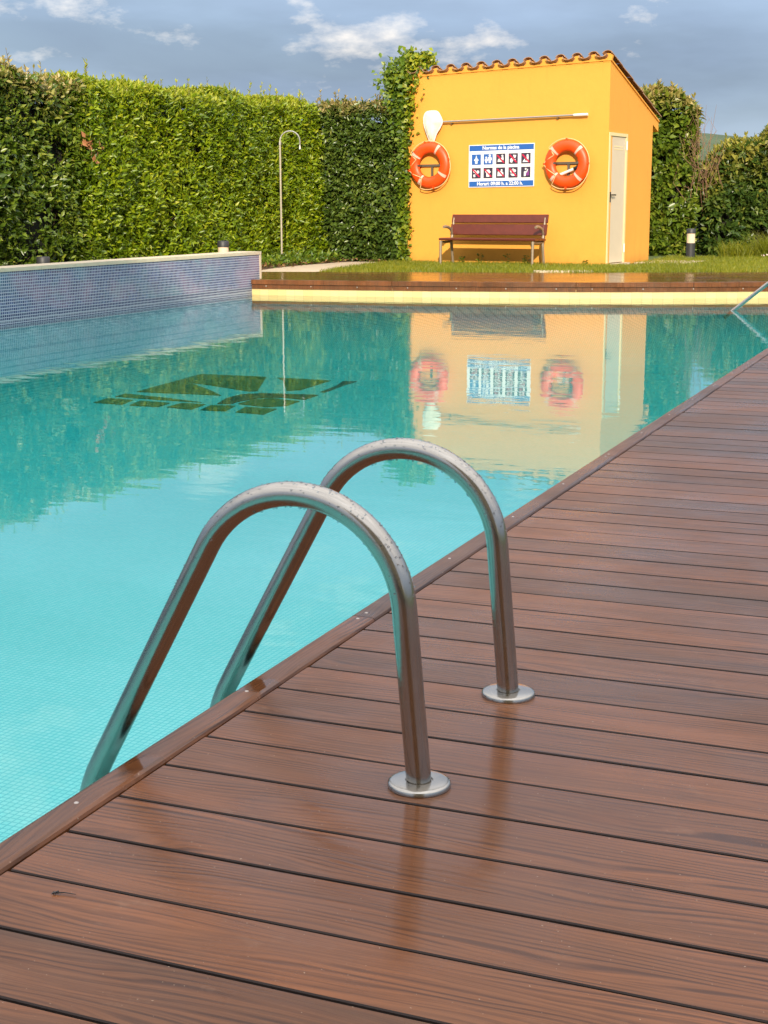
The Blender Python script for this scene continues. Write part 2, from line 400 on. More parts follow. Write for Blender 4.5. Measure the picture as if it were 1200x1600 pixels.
M_IVY = m_leaf('ivy_leaf', [(0, (.05, .10, .010)), (.5, (.12, .20, .012)), (1, (.30, .34, .02))], (.42, .42, .02), .4, .25)
M_DRY = m_leaf('dry_orange_leaf', [(0, (.35, .13, .05)), (1, (.60, .26, .12))], None, .7, .2, (.6, .3, .1))
M_LITTER = m_leaf('dry_leaf_litter', [(0, (.12, .06, .025)), (1, (.34, .19, .07))], None, .8, .1, (.3, .2, .1))
M_GRASS = m_leaf('grass_blade', [(0, (.11, .14, .006)), (.6, (.22, .23, .008)), (1, (.34, .29, .02))], None, .5, .3)
M_CORE = simple('hedge_core_shade', (.016, .016, .008), .95, var=.5, vscale=12)  # core colour holds the shade inside the hedges
M_BARK = simple('shrub_bark', (.13, .085, .05), .9, var=.3, vscale=25, bump=.4)
M_TWIG = simple('dry_twig', (.24, .13, .075), .9, var=.3, vscale=25)
M_FLOWER = simple('pink_white_petal', (.66, .50, .46), .7, var=.1)

def m_stucco(name, col):
    t = NT(name); p = t.pos()
    n = t.noise(p, 1.1, 5, .6); f = t.noise(p, 90, 5, .65)
    c = t.mix(n, tuple(x * .93 for x in col), tuple(min(1, x * 1.05) for x in col))
    st = t.noise(t.pos((6, 6, .7)), 1.3, 4, .6)
    c = t.mix(t.math('MULTIPLY', t.ramp(st, [(.55, (0, 0, 0)), (.8, (1, 1, 1))]), .24), c, tuple(x * .72 for x in col))
    zz = t.node('ShaderNodeSeparateXYZ', {0: p}).outputs[2]
    sp = t.math('ADD', zz, t.math('MULTIPLY', t.noise(t.pos((1, 1, .6)), 7.0, 5, .7), .5))
    c = t.mix(t.ramp(sp, [(.16, (.55, .55, .55)), (.42, (0, 0, 0))]), c, tuple(x * .62 for x in col))
    mott = t.noise(p, 5.0, 6, .7)
    c = t.mix(t.ramp(mott, [(.5, (0, 0, 0)), (.8, (.25, .25, .25))]), c, tuple(min(1, x * 1.15) for x in col))
    lows = t.noise(p, 14, 4, .6)
    return t.done(t.bsdf(Base_Color=c, Roughness=.85, Normal=t.bump(t.math('ADD', f, t.math('MULTIPLY', lows, 1.5)), .30, .006)))
M_STUCCO = m_stucco('yellow_ochre_stucco', (.82, .365, .052))
M_TILE = simple('terracotta_roof_tile', (.34, .185, .100), .8, var=.4, vscale=8, bump=.3)
M_DOOR = simple('cream_door_paint', (.70, .58, .42), .5, var=.05)
M_DOORF = simple('pale_yellow_door_frame', (.82, .66, .34), .5, var=.05)
M_BLACK = simple('black_plastic', (.015, .013, .012), .35)
M_WHITE = simple('white_plastic', (.80, .78, .72), .4, var=.04)
M_NET = simple('white_net_fabric', (.84, .80, .62), .9, var=.06, vscale=60, bump=.4, bscale=200)
M_ALU = simple('weathered_aluminium', (.50, .48, .43), .38, .75, var=.15)
M_BRACKET = simple('grey_bracket_steel', (.16, .135, .10), .5, .5)
M_ORANGE = simple('orange_lifebuoy_plastic', (.86, .078, .006), .42, var=.10, vscale=9, bump=.05)
M_TAPE = simple('silver_reflective_tape', (.72, .47, .36), .35, var=.2, vscale=60)
M_ROPE = simple('cream_rope', (.80, .52, .24), .9, var=.15, vscale=80)
M_BENCHWOOD = simple('varnished_mahogany', (.125, .025, .012), .35, var=.35, vscale=12)
M_CASTIRON = simple('grey_cast_metal', (.33, .26, .18), .45, .35, var=.2)
M_SIGNW = simple('sign_white', (.82, .82, .80), .4, var=.03)
M_SIGNB = simple('sign_blue', (.025, .12, .42), .4, var=.05)
M_SIGNK = simple('sign_charcoal', (.045, .035, .06), .4, var=.1)
M_SIGNR = simple('sign_red', (.62, .015, .06), .4, var=.1)
M_SIGNP = simple('sign_purple', (.22, .05, .24), .4)
M_LAMPBODY = simple('anthracite_lamp_body', (.035, .035, .038), .5)
M_SHOWER = simple('weathered_shower_pipe', (.48, .43, .33), .4, .4, var=.15)
M_PLASTER = m_stucco('beige_building_plaster', (.55, .42, .28))
M_GLASSDARK = simple('dark_window_glass', (.02, .025, .03), .08)

def m_lens():
    t = NT('frosted_lamp_lens')
    b = t.bsdf(Base_Color=(.82, .62, .44), Roughness=.35); return t.done(b)
M_LENS = m_lens()

# ------------------------------------------------------------------ ground, pool, water
FAR = [(-7.95, 15.37), (-7.536, 15.396), (-6.185, 15.510), (-4.953, 15.680), (-3.559, 15.993), (-2.377, 16.397), (-1.2245, 16.951), (-0.25, 17.50), (0.0, 17.66)]
def cr(pts, n=6):
    P = [np.array(p, float) for p in pts]; P = [2 * P[0] - P[1]] + P + [2 * P[-1] - P[-2]]; out = []
    for i in range(1, len(P) - 2):
        for k in range(n):
            t = k / n; a, b, c, d = P[i - 1:i + 3]
            out.append(.5 * (2 * b + (c - a) * t + (2 * a - 5 * b + 4 * c - d) * t * t + (3 * b - a - 3 * c + d) * t ** 3))
    out.append(P[-2]); return np.array(out)
FC = cr(FAR, 4)
def offs(curve, d):
    """Curve moved by d to its left (away from the water)."""
    t = np.gradient(curve, axis=0); t /= np.linalg.norm(t, axis=1)[:, None]
    return curve + np.stack([-t[:, 1], t[:, 0]], 1) * d
BACK = [(-8.75, 17.56), (-5.90, 18.32), (-4.30, 18.70), (-1.61, 19.81), (0.6, 20.9), (4.0, 22.4)]
hole = [(-7.6, -10.0), (4.0, -10.0), (4.0, 22.36)] + [(x, y - .04) for x, y in BACK[::-1][1:]] + [(-8.75, 15.36), (-7.6, 15.36)]
G = 900.0
outer = [(-G, -G), (G, -G), (G, G), (-G, G)]
tess = geometry.tessellate_polygon([[Vector((x, y, 0)) for x, y in outer], [Vector((x, y, 0)) for x, y in hole]])
allp = outer + hole
mb = MB(); mb.add([(x, y, -.014) for x, y in allp], [tuple(t) for t in tess])
struct(mb.build('ground', M_GROUND))

XR = -0.050         # pool wall under the near coping
XL = -7.55
pf = [(XR, -8.0)] + [(XR, 17.55)] + [tuple(p) for p in FC[::-1] if XL < p[0] < XR] + [(XL, 15.395), (XL, -8.0)]
mb = MB(); mb.add([(x, y, ZF) for x, y in pf], [tuple(range(len(pf)))])
floor_o = struct(mb.build('pool_floor', M_FLOOR))
mb = MB(); mb.add([(XR, -8, ZF), (XR, 17.6, ZF), (XR, 17.6, -.03), (XR, -8, -.03)], [(0, 1, 2, 3)]); struct(mb.build('pool_side_wall', M_PWALL_Y))
mb = MB(); mb.add([(XR, -8, ZF), (XL, -8, ZF), (XL, -8, -.02), (XR, -8, -.02)], [(0, 1, 2, 3)]); struct(mb.build('pool_end_wall', M_PWALL_X))
FP = [p for p in FC if -7.6 < p[0]]
fe = [(-7.6, 15.393)] + [tuple(p) for p in FP]
mb = MB(); n = len(fe)
mb.add([(x, y, ZF) for x, y in fe] + [(x, y, -.30) for x, y in fe], [(i, i + 1, n + i + 1, n + i) for i in range(n - 1)])
fw_o = struct(mb.build('pool_far_wall', M_PWALL_X))
mb = MB(); mb.add([(x, y, -.30) for x, y in fe] + [(x, y, -.085) for x, y in fe], [(i, i + 1, n + i + 1, n + i) for i in range(n - 1)])
mb.build('waterline_tile_band', M_YELLOWTILE, fw_o)
wp = [(XR + .015, -8.02), (XR + .015, 17.62)] + [tuple(p) for p in offs(FC, .02)[::-1] if XL - .02 < p[0] < XR] + [(XL - .02, 15.415), (XL - .02, -8.02)]
mb = MB(); mb.prism(wp, ZF - .12, ZW)      # a closed body of water, so that the light is absorbed on its way through
struct(mb.build('pool_water', M_WATER))

def cove(name, base_pts, inward, rad, ztop_):
    m_ = MB(); NS = 8; v_ = []
    for (x_, y_), (ix, iy) in zip(base_pts, inward):
        for k_ in range(NS + 1):
            a_ = k_ / NS * math.pi / 2; dd_ = rad * (1 - math.cos(a_)); zz_ = ztop_ + (ZF + .0012 - ztop_) * math.sin(a_)
            v_.append((x_ + ix * dd_, y_ + iy * dd_, zz_))
    q_ = NS + 1
    m_.add(v_, [(i * q_ + j, (i + 1) * q_ + j, (i + 1) * q_ + j + 1, i * q_ + j + 1) for i in range(len(base_pts) - 1) for j in range(NS)])
    return m_.build(name, M_FLOOR, floor_o, True)
_tt = np.gradient(np.array(fe), axis=0); _tt /= np.linalg.norm(_tt, axis=1)[:, None]
cove('far_cove', [(x + _t[1] * .001, y - _t[0] * .001) for (x, y), _t in zip(fe, _tt)], [(_t[1], -_t[0]) for _t in _tt], 1.5, -.31)
cove('side_cove', [(XL + .001, yy) for yy in np.linspace(-8, 15.39, 12)], [(1, 0)] * 12, .55, -.24)
EMB = [[(-6.766, 10.451), (-6.817, 10.8), (-6.503, 10.757), (-6.425, 10.43)], [(-6.816, 10.929), (-6.846, 11.165), (-6.307, 11.027), (-5.776, 10.844), (-6.267, 10.868)], [(-6.326, 10.409), (-6.406, 10.742), (-6.045, 10.696), (-6.008, 10.413)], [(-5.926, 10.425), (-5.931, 10.739), (-5.667, 10.72), (-5.621, 10.364)], [(-5.52, 10.36), (-5.59, 10.7), (-5.348, 10.743), (-5.259, 10.371)], [(-5.139, 10.348), (-5.214, 10.697), (-4.878, 10.682), (-4.825, 10.309)], [(-5.39, 10.876), (-5.405, 11.229), (-5.261, 11.368), (-4.913, 11.261), (-4.887, 10.92), (-5.03, 10.768)], [(-5.583, 10.802), (-5.702, 11.22), (-5.7, 11.546), (-5.539, 11.691), (-4.944, 11.779), (-4.917, 11.389), (-5.196, 11.467), (-5.401, 11.362), (-5.455, 11.105), (-5.46, 10.849)], [(-6.019, 12.999), (-5.341, 12.962), (-5.296, 12.096), (-5.398, 11.97), (-5.85, 12.802)], [(-5.029, 11.997), (-5.086, 12.53), (-5.192, 12.955), (-5.035, 12.983), (-5.036, 12.671), (-4.969, 11.992)], [(-6.823, 11.354), (-6.931, 12.405), (-6.979, 12.995), (-6.867, 13.017), (-6.161, 13.012), (-5.673, 11.837), (-5.751, 11.785), (-6.364, 12.105), (-6.714, 12.251), (-6.174, 11.733), (-5.858, 11.393), (-6.49, 11.356)]]
for i, P in enumerate(EMB):
    MB().prism(P, ZF + .001, ZF + .006).build('emblem_panel', M_EMB_RED if i == 7 else M_EMB_BLUE if i == 9 else M_EMB, floor_o)

# ------------------------------------------------------------------ near deck
deck = struct(empty('deck'))
PITCH, GAP, BX0, BX1 = 0.145, 0.0047, 0.005, 3.95
M_BOARDEDGE = simple('gap_shade_edge', (.022, .011, .007), .8)  # sides and bevels coloured near-black for the shade in the board gaps
def board_mesh(name, L, wd, th, mat, bev=.0022):
    w = wd / 2
    prof = [(-w, -th), (w, -th), (w, -bev), (w - bev, -.0006), (w * .5, 0.0), (-w * .5, 0.0), (-w + bev, -.0006), (-w, -bev)]
    m = MB(); m.prism_x(prof, 0, L)
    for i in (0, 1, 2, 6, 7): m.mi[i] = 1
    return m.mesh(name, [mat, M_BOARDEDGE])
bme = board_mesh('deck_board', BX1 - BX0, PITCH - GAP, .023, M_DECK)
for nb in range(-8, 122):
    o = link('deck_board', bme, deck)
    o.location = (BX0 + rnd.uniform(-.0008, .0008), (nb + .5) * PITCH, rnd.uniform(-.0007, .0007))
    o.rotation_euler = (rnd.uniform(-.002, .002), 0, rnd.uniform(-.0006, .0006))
mb = MB(); mb.box(-.03, 3.97, -9.9, 17.72, -.20, -.030); mb.build('deck_substructure', M_DECKDARK, deck)
# coping boards: rounded nosing along the pool edge
CW = 0.0661
def cope_prof():
    z1 = .0045
    pr = [(-.001, -.024), (-.001, -.002), (-.004, .0025), (-.012, z1), (-.040, z1)]
    for k in range(7):
        a = k / 6 * math.pi / 2; pr.append((-CW + .014 - .014 * math.sin(a), z1 - .014 + .014 * math.cos(a)))
    pr += [(-CW, -.050), (-CW + .02, -.050), (-CW + .02, -.024)]
    return pr
joints = [-8.0, -5.6, -3.2, -.95, 1.3848, 3.76, 6.12, 8.5, 10.9, 13.3, 15.7, 17.5]
scr = {4: [], }
for i in range(len(joints) - 1):
    y0, y1 = joints[i] + .0012, joints[i + 1] - .0012
    m = MB(); m.prism_y(cope_prof(), 0, y1 - y0); o = m.build('coping_board', M_COPE, deck); o.location = (0, y0, 0)
    ys = [joints[i] + .032, joints[i + 1] - .019]
    k = joints[i] + .032 + .575
    while k < joints[i + 1] - .2: ys.append(k); k += .575
    if -1 < joints[i] < 1: ys = [-.92, -.35, .23, .815, 1.366]
    for y in ys:
        if y > 9: continue
        s = MB(); s.lathe([(0, .0012), (.0024, .0012), (.0036, .0009), (.0042, 0), (.0042, -.004)], seg=10)
        so_ = s.build('screw', M_SCREW, o); so_.location = (-.036, y - y0, .0045)
mb = MB(); mb.box(-.050, -.031, -8.0, 17.5, -.13, -.0505); mb.build('coping_fascia', M_COPE, deck)

# ------------------------------------------------------------------ far deck
fdeck = struct(empty('far_deck'))
FD = cr([(-8.75, 15.36), (-8.2, 15.365)] + FAR[1:-1] + [(.5, 17.95), (2.2, 19.0), (4.0, 20.0)], 3)
BK = cr(BACK, 8)
NBD = 15
def lerp_curve(f):
    # interpolate between pool edge and lawn edge, by arc position
    def rs_(c, n=26):
        d = np.r_[0, np.cumsum(np.linalg.norm(np.diff(c, axis=0), axis=1))]; q = np.linspace(0, d[-1], n)
        return np.stack([np.interp(q, d, c[:, 0]), np.interp(q, d, c[:, 1])], 1)
    return rs_(FD) * (1 - f) + rs_(BK) * f
def strip(name, c0, c1, z0, z1, mat, parent):
    n = len(c0); v = [(*p, z1) for p in c0] + [(*p, z1) for p in c1] + [(*p, z0) for p in c0] + [(*p, z0) for p in c1]
    f = []
    for i in range(n - 1):
        f += [(i, i + 1, n + i + 1, n + i), (2 * n + i, 3 * n + i, 3 * n + i + 1, 2 * n + i + 1), (i, 2 * n + i, 2 * n + i + 1, i + 1), (n + i, n + i + 1, 3 * n + i + 1, 3 * n + i)]
    f += [(0, n, 3 * n, 2 * n), (n - 1, 3 * n - 1, 4 * n - 1, 2 * n - 1)]
    m = MB(); m.add(v, f); return m.build(name, mat, parent)
for i in range(NBD):
    a = .045 + (1 - .045) * i / NBD; b = .045 + (1 - .045) * (i + 1) / NBD - .0022
    strip('deck_board', lerp_curve(a), lerp_curve(b), -.024, rnd.uniform(-.0004, .0002), M_DECKWET, fdeck)
strip('deck_substructure', lerp_curve(.03), lerp_curve(.999), -.16, -.03, M_DECKDARK, fdeck)
# nosing and skirting boards in lengths
fc2 = np.array([p for p in FD if -7.56 < p[0] < .02]); fc2[0] = (-7.549, 15.395)
d = np.r_[0, np.cumsum(np.linalg.norm(np.diff(fc2, axis=0), axis=1))]
def cut(c, s0, s1):
    q = np.linspace(s0, s1, 6); return np.stack([np.interp(q, d, c[:, 0]), np.interp(q, d, c[:, 1])], 1)
L = d[-1]; k = 0.0
cuts = [0, 1.9, 4.2, 6.6, L]
for a, b in zip(cuts[:-1], cuts[1:]):
    c = cut(fc2, a + .002, b - .002)
    o = strip('nosing_board', offs(c, -.030), offs(c, .085), -.052, .004, M_COPE, fdeck)
    c = cut(fc2, a + .002, b - .002)
    o2 = strip('skirting_board', offs(c, -.010), offs(c, .012), -.112, -.054, M_COPE, fdeck)
    for q in np.arange(a + .2, b, .62):
        p0 = cut(fc2, q, q + .01)[0]; s = MB(); s.lathe([(0, .004), (.006, .003), (.009, 0)], seg=8)
        so_ = s.build('screw', M_SCREW, o2); so_.location = (p0[0], p0[1] - .0105, -.075); so_.rotation_euler = (RAD(90), 0, 0)

# ------------------------------------------------------------------ pool ladder
lad = empty('pool_ladder', (0.2, .75, 0)); tag(lad, 'stainless steel pool ladder with two arched grab rails at the near deck edge', 'pool ladder')
def rail_pts():
    c = Vector((.2266, .2831)); Rr = .19
    d1 = Vector((.1325, .2425)).normalized(); d2 = Vector((-.0215, .247)).normalized()
    t1 = Vector((.0599, .3742)); t2 = Vector((.4159, .2995))
    pts = [(-.2075, -.90), (-.2075, -.45), (-.2075, -.20)]
    # bend from vertical to the slope
    p = Vector((-.188, -.080)); 
    for k in range(1, 6):
        a = k / 6; q0, q1, q2 = Vector((-.2075, -.18)), Vector((-.2075, -.112)), Vector((-.170, -.045))
        q = q0 * (1 - a) ** 2 + q1 * 2 * a * (1 - a) + q2 * a * a; pts.append((q.x, q.y))
    for k in range(6): q = Vector((-.160, -.027)).lerp(t1, k / 6); pts.append((q.x, q.y))
    a1 = math.atan2(t1.y - c.y, t1.x - c.x); a2 = math.atan2(t2.y - c.y, t2.x - c.x)
    for k in range(29): a = a1 + (a2 - a1) * k / 28; pts.append((c.x + Rr * math.cos(a), c.y + Rr * math.sin(a)))
    for k in range(1, 6): q = t2.lerp(Vector((.442, .002)), k / 5); pts.append((q.x, q.y))
    return pts
RP = rail_pts(); RT = .0208
for y in (.508, .995):
    m = MB(); m.tube([(x - .2, 0, z) for x, z in RP], RT, 28)
    ro = m.build('grab_rail', M_STEEL, lad, True); ro.location = (0, y - .75, 0)
    m = MB(); m.lathe([(0, .0085), (.0222, .0085), (.0228, .0092), (.0232, .0105), (.028, .0105), (.046, .0098), (.0500, .0088), (.0518, .0066), (.0520, .0005), (0, .0005)], seg=48)
    fo = m.build('flange', M_STEEL, ro, True); fo.location = (.242, 0, 0)
    # water drops on the arch
    m = MB(); P = [Vector((x, z)) for x, z in RP]
    for k in range(320):
        i = rnd.randint(12, 40); q = P[i].lerp(P[i + 1], rnd.random()) if i + 1 < len(P) else P[i]
        tdir = (P[min(i + 1, len(P) - 1)] - P[i - 1]).normalized(); nrm = Vector((-tdir.y, tdir.x))
        if nrm.y < 0: nrm = -nrm
        low = rnd.random() < .22
        th = (math.pi + rnd.gauss(0, .25)) if low else rnd.gauss(0, .75)
        if low and not (20 < i < 36): continue
        dx, dy, dz = nrm.x * math.cos(th), math.sin(th), nrm.y * math.cos(th)
        s = rnd.uniform(.0011, .0030) * (1.25 if low else 1)
        ctr = (q.x - .2 + dx * (RT - s * .15), dy * (RT - s * .15), q.y + dz * (RT - s * .15))
        vs = []; fs = []
        for a in range(4):
            ph = math.pi * a / 3
            for b in range(6):
                an = b * math.pi / 3; vs.append((ctr[0] + s * math.sin(ph) * math.cos(an), ctr[1] + s * math.sin(ph) * math.sin(an), ctr[2] + s * .8 * math.cos(ph) - (s * .4 if low and a > 2 else 0)))
        for a in range(3):
            for b in range(6): fs.append((a * 6 + b, a * 6 + (b + 1) % 6, (a + 1) * 6 + (b + 1) % 6, (a + 1) * 6 + b))
        m.add(vs, fs)
    do = m.build('water_drops', M_DROP, ro, True); stuff(do)
for z in (-.42, -.68):
    m = MB(); m.box(-.28, -.20, -.225, .225, -.012, .012); m.box(-.265, -.215, -.235, -.225, -.03, .02); m.box(-.265, -.215, .225, .235, -.03, .02)
    o = m.build('tread', M_STEEL, lad); o.location = (-.16, 0, z)

# stair handrail entering the water at the far right
hr = empty('stair_handrail', (-.6, 14.55, 0)); tag(hr, 'slanted steel handrail dipping into the water at the far right pool corner', 'handrail')
dx, dz = .770, .638
pts = [(-1.35, -.272), (-1.26, -.19), (-.90, .112), (-.50, .444), (-.28, .62)]
for k in range(1, 9):
    a = k / 8 * 2.2; pts.append((-.28 + .28 * math.sin(a) * 1.0 + .05 * k / 8, .62 + .13 * math.sin(a * 1.43)))
pts += [(.16, .45), (.20, .2), (.22, .004)]
m = MB(); m.tube([(x + .6, 0, z) for x, z in pts], .021, 16); m.build('grab_rail', M_STEEL, hr, True)
m = MB(); m.lathe([(0, .01), (.046, .01), (.052, .006), (.052, .001), (0, .001)], seg=24); o = m.build('flange', M_STEEL, hr, True); o.location = (.82, 0, 0)

# ------------------------------------------------------------------ tiled wall on the left
tw = empty('tiled_wall', (-7.7, 15.65, 0)); tag(tw, 'low blue mosaic tiled pool wall with a cream stone cap on the left', 'wall')
def wbox(nm, x0, x1, y0, y1, z0, z1, mats):
    m = MB(); m.box(x0 + 7.7, x1 + 7.7, y0 - 15.65, y1 - 15.65, z0, z1); return m.build(nm, mats, tw)
wbox('tiled_face', -7.85, -7.55, -9.0, 15.62, -.23, .318, M_BLUETILE)
wbox('submerged_face', -7.85, -7.552, -9.0, 15.38, -1.1, -.231, M_PWALL_Y)
y = -9.0; k = 0
while y < 15.6:
    y1 = min(y + .60, 15.66)
    wbox('cap_stone', -7.87, -7.538, y + .0015, y1 - .0015, .319 + rnd.uniform(0, .001), .357 + rnd.uniform(-.001, .001), M_CAP); y = y1
wbox('end_trim', -7.862, -7.540, 15.622, 15.658, .006, .318, M_CAP)

# ------------------------------------------------------------------ pool house (shed)
SHX, SHY = -7.9424, 21.9331
SHR = math.atan2(-.128, .9918)
shed = empty('pool_house', (SHX, SHY, 0), SHR); tag(shed, 'small yellow pool house with a terracotta tiled lean-to roof', 'pool house')
WL, WD, ZT0, ZT1, SL = 3.60, 2.03, 3.02, 3.12, .355
def ztop(u, b): return ZT0 + (ZT1 - ZT0) * u / WL - SL * b
# walls as one shell with door recess left as applied joinery
t = .16
m = MB()
def quadbox(pts_low, pts_high): pass
def wallprism(mb, poly2, lowz, highf):
    n = len(poly2); v = [(x, y, lowz) for x, y in poly2] + [(x, y, highf(x, y)) for x, y in poly2]
    f = [(i, (i + 1) % n, n + (i + 1) % n, n + i) for i in range(n)] + [tuple(range(n - 1, -1, -1)), tuple(range(n, 2 * n))]
    mb.add(v, f)
m = MB(); wallprism(m, [(0, 0), (WL, 0), (WL, t), (0, t)], -.3, lambda u, b: ztop(u, b)); m.build('front_wall', M_STUCCO, shed)
m = MB(); wallprism(m, [(0, t + .002), (t, t + .002), (t, WD), (0, WD)], -.3, lambda u, b: ztop(u, b)); m.build('left_wall', M_STUCCO, shed)
m = MB(); wallprism(m, [(t + .002, WD - t), (WL - t - .002, WD - t), (WL - t - .002, WD), (t + .002, WD)], -.3, lambda u, b: ztop(u, b)); m.build('rear_wall', M_STUCCO, shed)
# right gable wall with door opening and a short overhang at the rear eave
DB0, DB1, DZ = .03, .83, 2.055
m = MB()
def yz(poly, x0, x1): m.prism_x(poly, x0, x1)
m2x0, m2x1 = WL - t, WL + .0
yz([(t + .002, -.3), (t + .002, 0.0), (DB1, 0.0), (DB1, -.3)], m2x0, m2x1 - .003)
yz([(DB1 + .0, -.3), (WD, -.3), (WD, ztop(WL, WD) - .14), (WD + .28, ztop(WL, WD + .28) - .15), (WD + .28, ztop(WL, WD + .28)), (DB1 + .0, ztop(WL, DB1))], m2x0, m2x1)
yz([(t + .002, DZ), (DB1 - .002, DZ), (DB1 - .002, ztop(WL, DB1)), (t + .002, ztop(WL, t))], m2x0, m2x1)
m.build('gable_wall', M_STUCCO, shed)
# door
door = empty('door'); door.parent = shed; door.location = (WL, 0, 0)
m = MB(); m.box(-.10, .012, .015, .075, .02, 2.055); m.box(-.10, .012, .775, .828, .02, 2.055); m.box(-.10, .012, .0755, .7745, 2.005, 2.055)
m.build('door_frame', M_DOORF, door)
m = MB(); m.box(-.05, -.004, .079, .771, .03, 2.000)
m.build('door_leaf', M_DOOR, door)
for r_ in range(2):
    for c_ in range(9):
        m = MB(); m.box(-.006, .0005, .26 + c_ * .045, .288 + c_ * .045, 0, .012); o = m.build('vent_slot', M_DOORF, door); o.location = (0, 0, 1.80 + r_ * .04)
m = MB(); m.box(-.004, .006, .115, .150, .98, 1.14); m.box(.006, .05, .124, .142, 1.085, 1.103); m.box(.035, .052, .124, .26, 1.084, 1.104); m.build('door_handle', M_BLACK, door)
for z in (.18, 1.80):
    m = MB(); m.lathe([(0, 0), (.014, 0), (.014, .14), (0, .14)], seg=10); o = m.build('hinge', M_WHITE, door, True); o.location = (.018, .772, z)
m = MB(); m.box(-.08, .10, .0, .86, -.05, .018); m.build('door_step', M_SLAB, door)
# roof: deck board + barrel tiles
m = MB(); n4 = [(-.03, -.02), (WL + .02, -.02), (WL + .02, WD + .27), (-.03, WD + .27)]
v = [(x, y, ztop(x, y) + .004) for x, y in n4] + [(x, y, ztop(x, y) + .03) for x, y in n4]
m.add(v, [(0, 1, 2, 3), (4, 5, 6, 7), (0, 1, 5, 4), (1, 2, 6, 5), (2, 3, 7, 6), (3, 0, 4, 7)]); m.build('roof_deck', M_STUCCO, shed)
def barrel(r0, r1, L, up, thick=.014, seg=10):
    m = MB(); v = []; f = []
    for e, (rr, y) in enumerate(((r0, 0), (r1, L))):
        for lay in (0, 1):
            r_ = rr - thick * lay
            for k in range(seg + 1):
                a = math.pi * k / seg; s = 1 if up else -1
                v.append((r_ * math.cos(a), y, s * r_ * math.sin(a) * .62))
    q = seg + 1
    for k in range(seg):
        f += [(k, k + 1, 2 * q + k + 1, 2 * q + k), (q + k, 3 * q + k, 3 * q + k + 1, q + k + 1), (k, q + k, q + k + 1, k + 1), (2 * q + k, 2 * q + k + 1, 3 * q + k + 1, 3 * q + k)]
    f += [(0, 2 * q, 3 * q, q), (seg, q + seg, 3 * q + seg, 2 * q + seg)]
    m.add(v, f); return m
NT_ = 13; TP = WL / NT_
mu = barrel(.083, .095, .50, True).mesh('cover_tile', M_TILE, True); md = barrel(.096, .084, .50, False).mesh('channel_tile', M_TILE, True)
ang = -math.atan(SL)
for i in range(NT_):
    for j in range(5):
        b0 = -.075 + j * .475
        u = (i + .5) * TP
        o = link('channel_tile', md, shed); o.location = (u, b0, ztop(u, b0) + .092 - j * .002); o.rotation_euler = (ang, 0, rnd.uniform(-.012, .012))
        if i < NT_ - 1 or True:
            u = (i + 1) * TP if i < NT_ - 1 else WL - .045
            o = link('cover_tile', mu, shed); o.location = (u, b0 + .03, ztop(u, b0) + .088 - j * .002 + .006); o.rotation_euler = (ang, 0, rnd.uniform(-.012, .012))
for i in range(NT_):           # mortar fill under the covers along the front edge
    u = (i + 1) * TP if i < NT_ - 1 else WL - .045
    P = [(u - .085, ztop(u, 0) - .01)] + [(u - .075 * math.cos(math.pi * k / 8), ztop(u, 0) + .080 + .042 * math.sin(math.pi * k / 8)) for k in range(9)] + [(u + .085 if i < NT_ - 1 else WL, ztop(u, 0) - .01)]
    m = MB(); m.prism_y(P, -.004, .05); m.build('mortar_fill', M_STUCCO, shed)
# wall brackets for the lifebuoys
for u in (.49, 2.945):
    m = MB(); m.box(u - .215, u + .215, -.035, -.002, 1.575, 1.612); m.box(u - .018, u + .018, -.030, -.004, 1.36, 1.574); m.box(u - .215, u - .19, -.15, -.036, 1.578, 1.61); m.box(u + .19, u + .215, -.15, -.036, 1.578, 1.61)
    m.build('wall_bracket', M_BRACKET, shed)
for u in (.86, 2.75):
    m = MB(); m.box(u - .012, u + .012, -.06, -.001, 2.272 + .0153 * (u - .7) - .022, 2.272 + .0153 * (u - .7)); m.build('pole_hook', M_BRACKET, shed)

def shed_empty(name, u, b, z=0.0, rz=0.0):
    c, s = math.cos(SHR), math.sin(SHR)
    return empty(name, (SHX + c * u - s * b, SHY + s * u + c * b, z), SHR + rz)
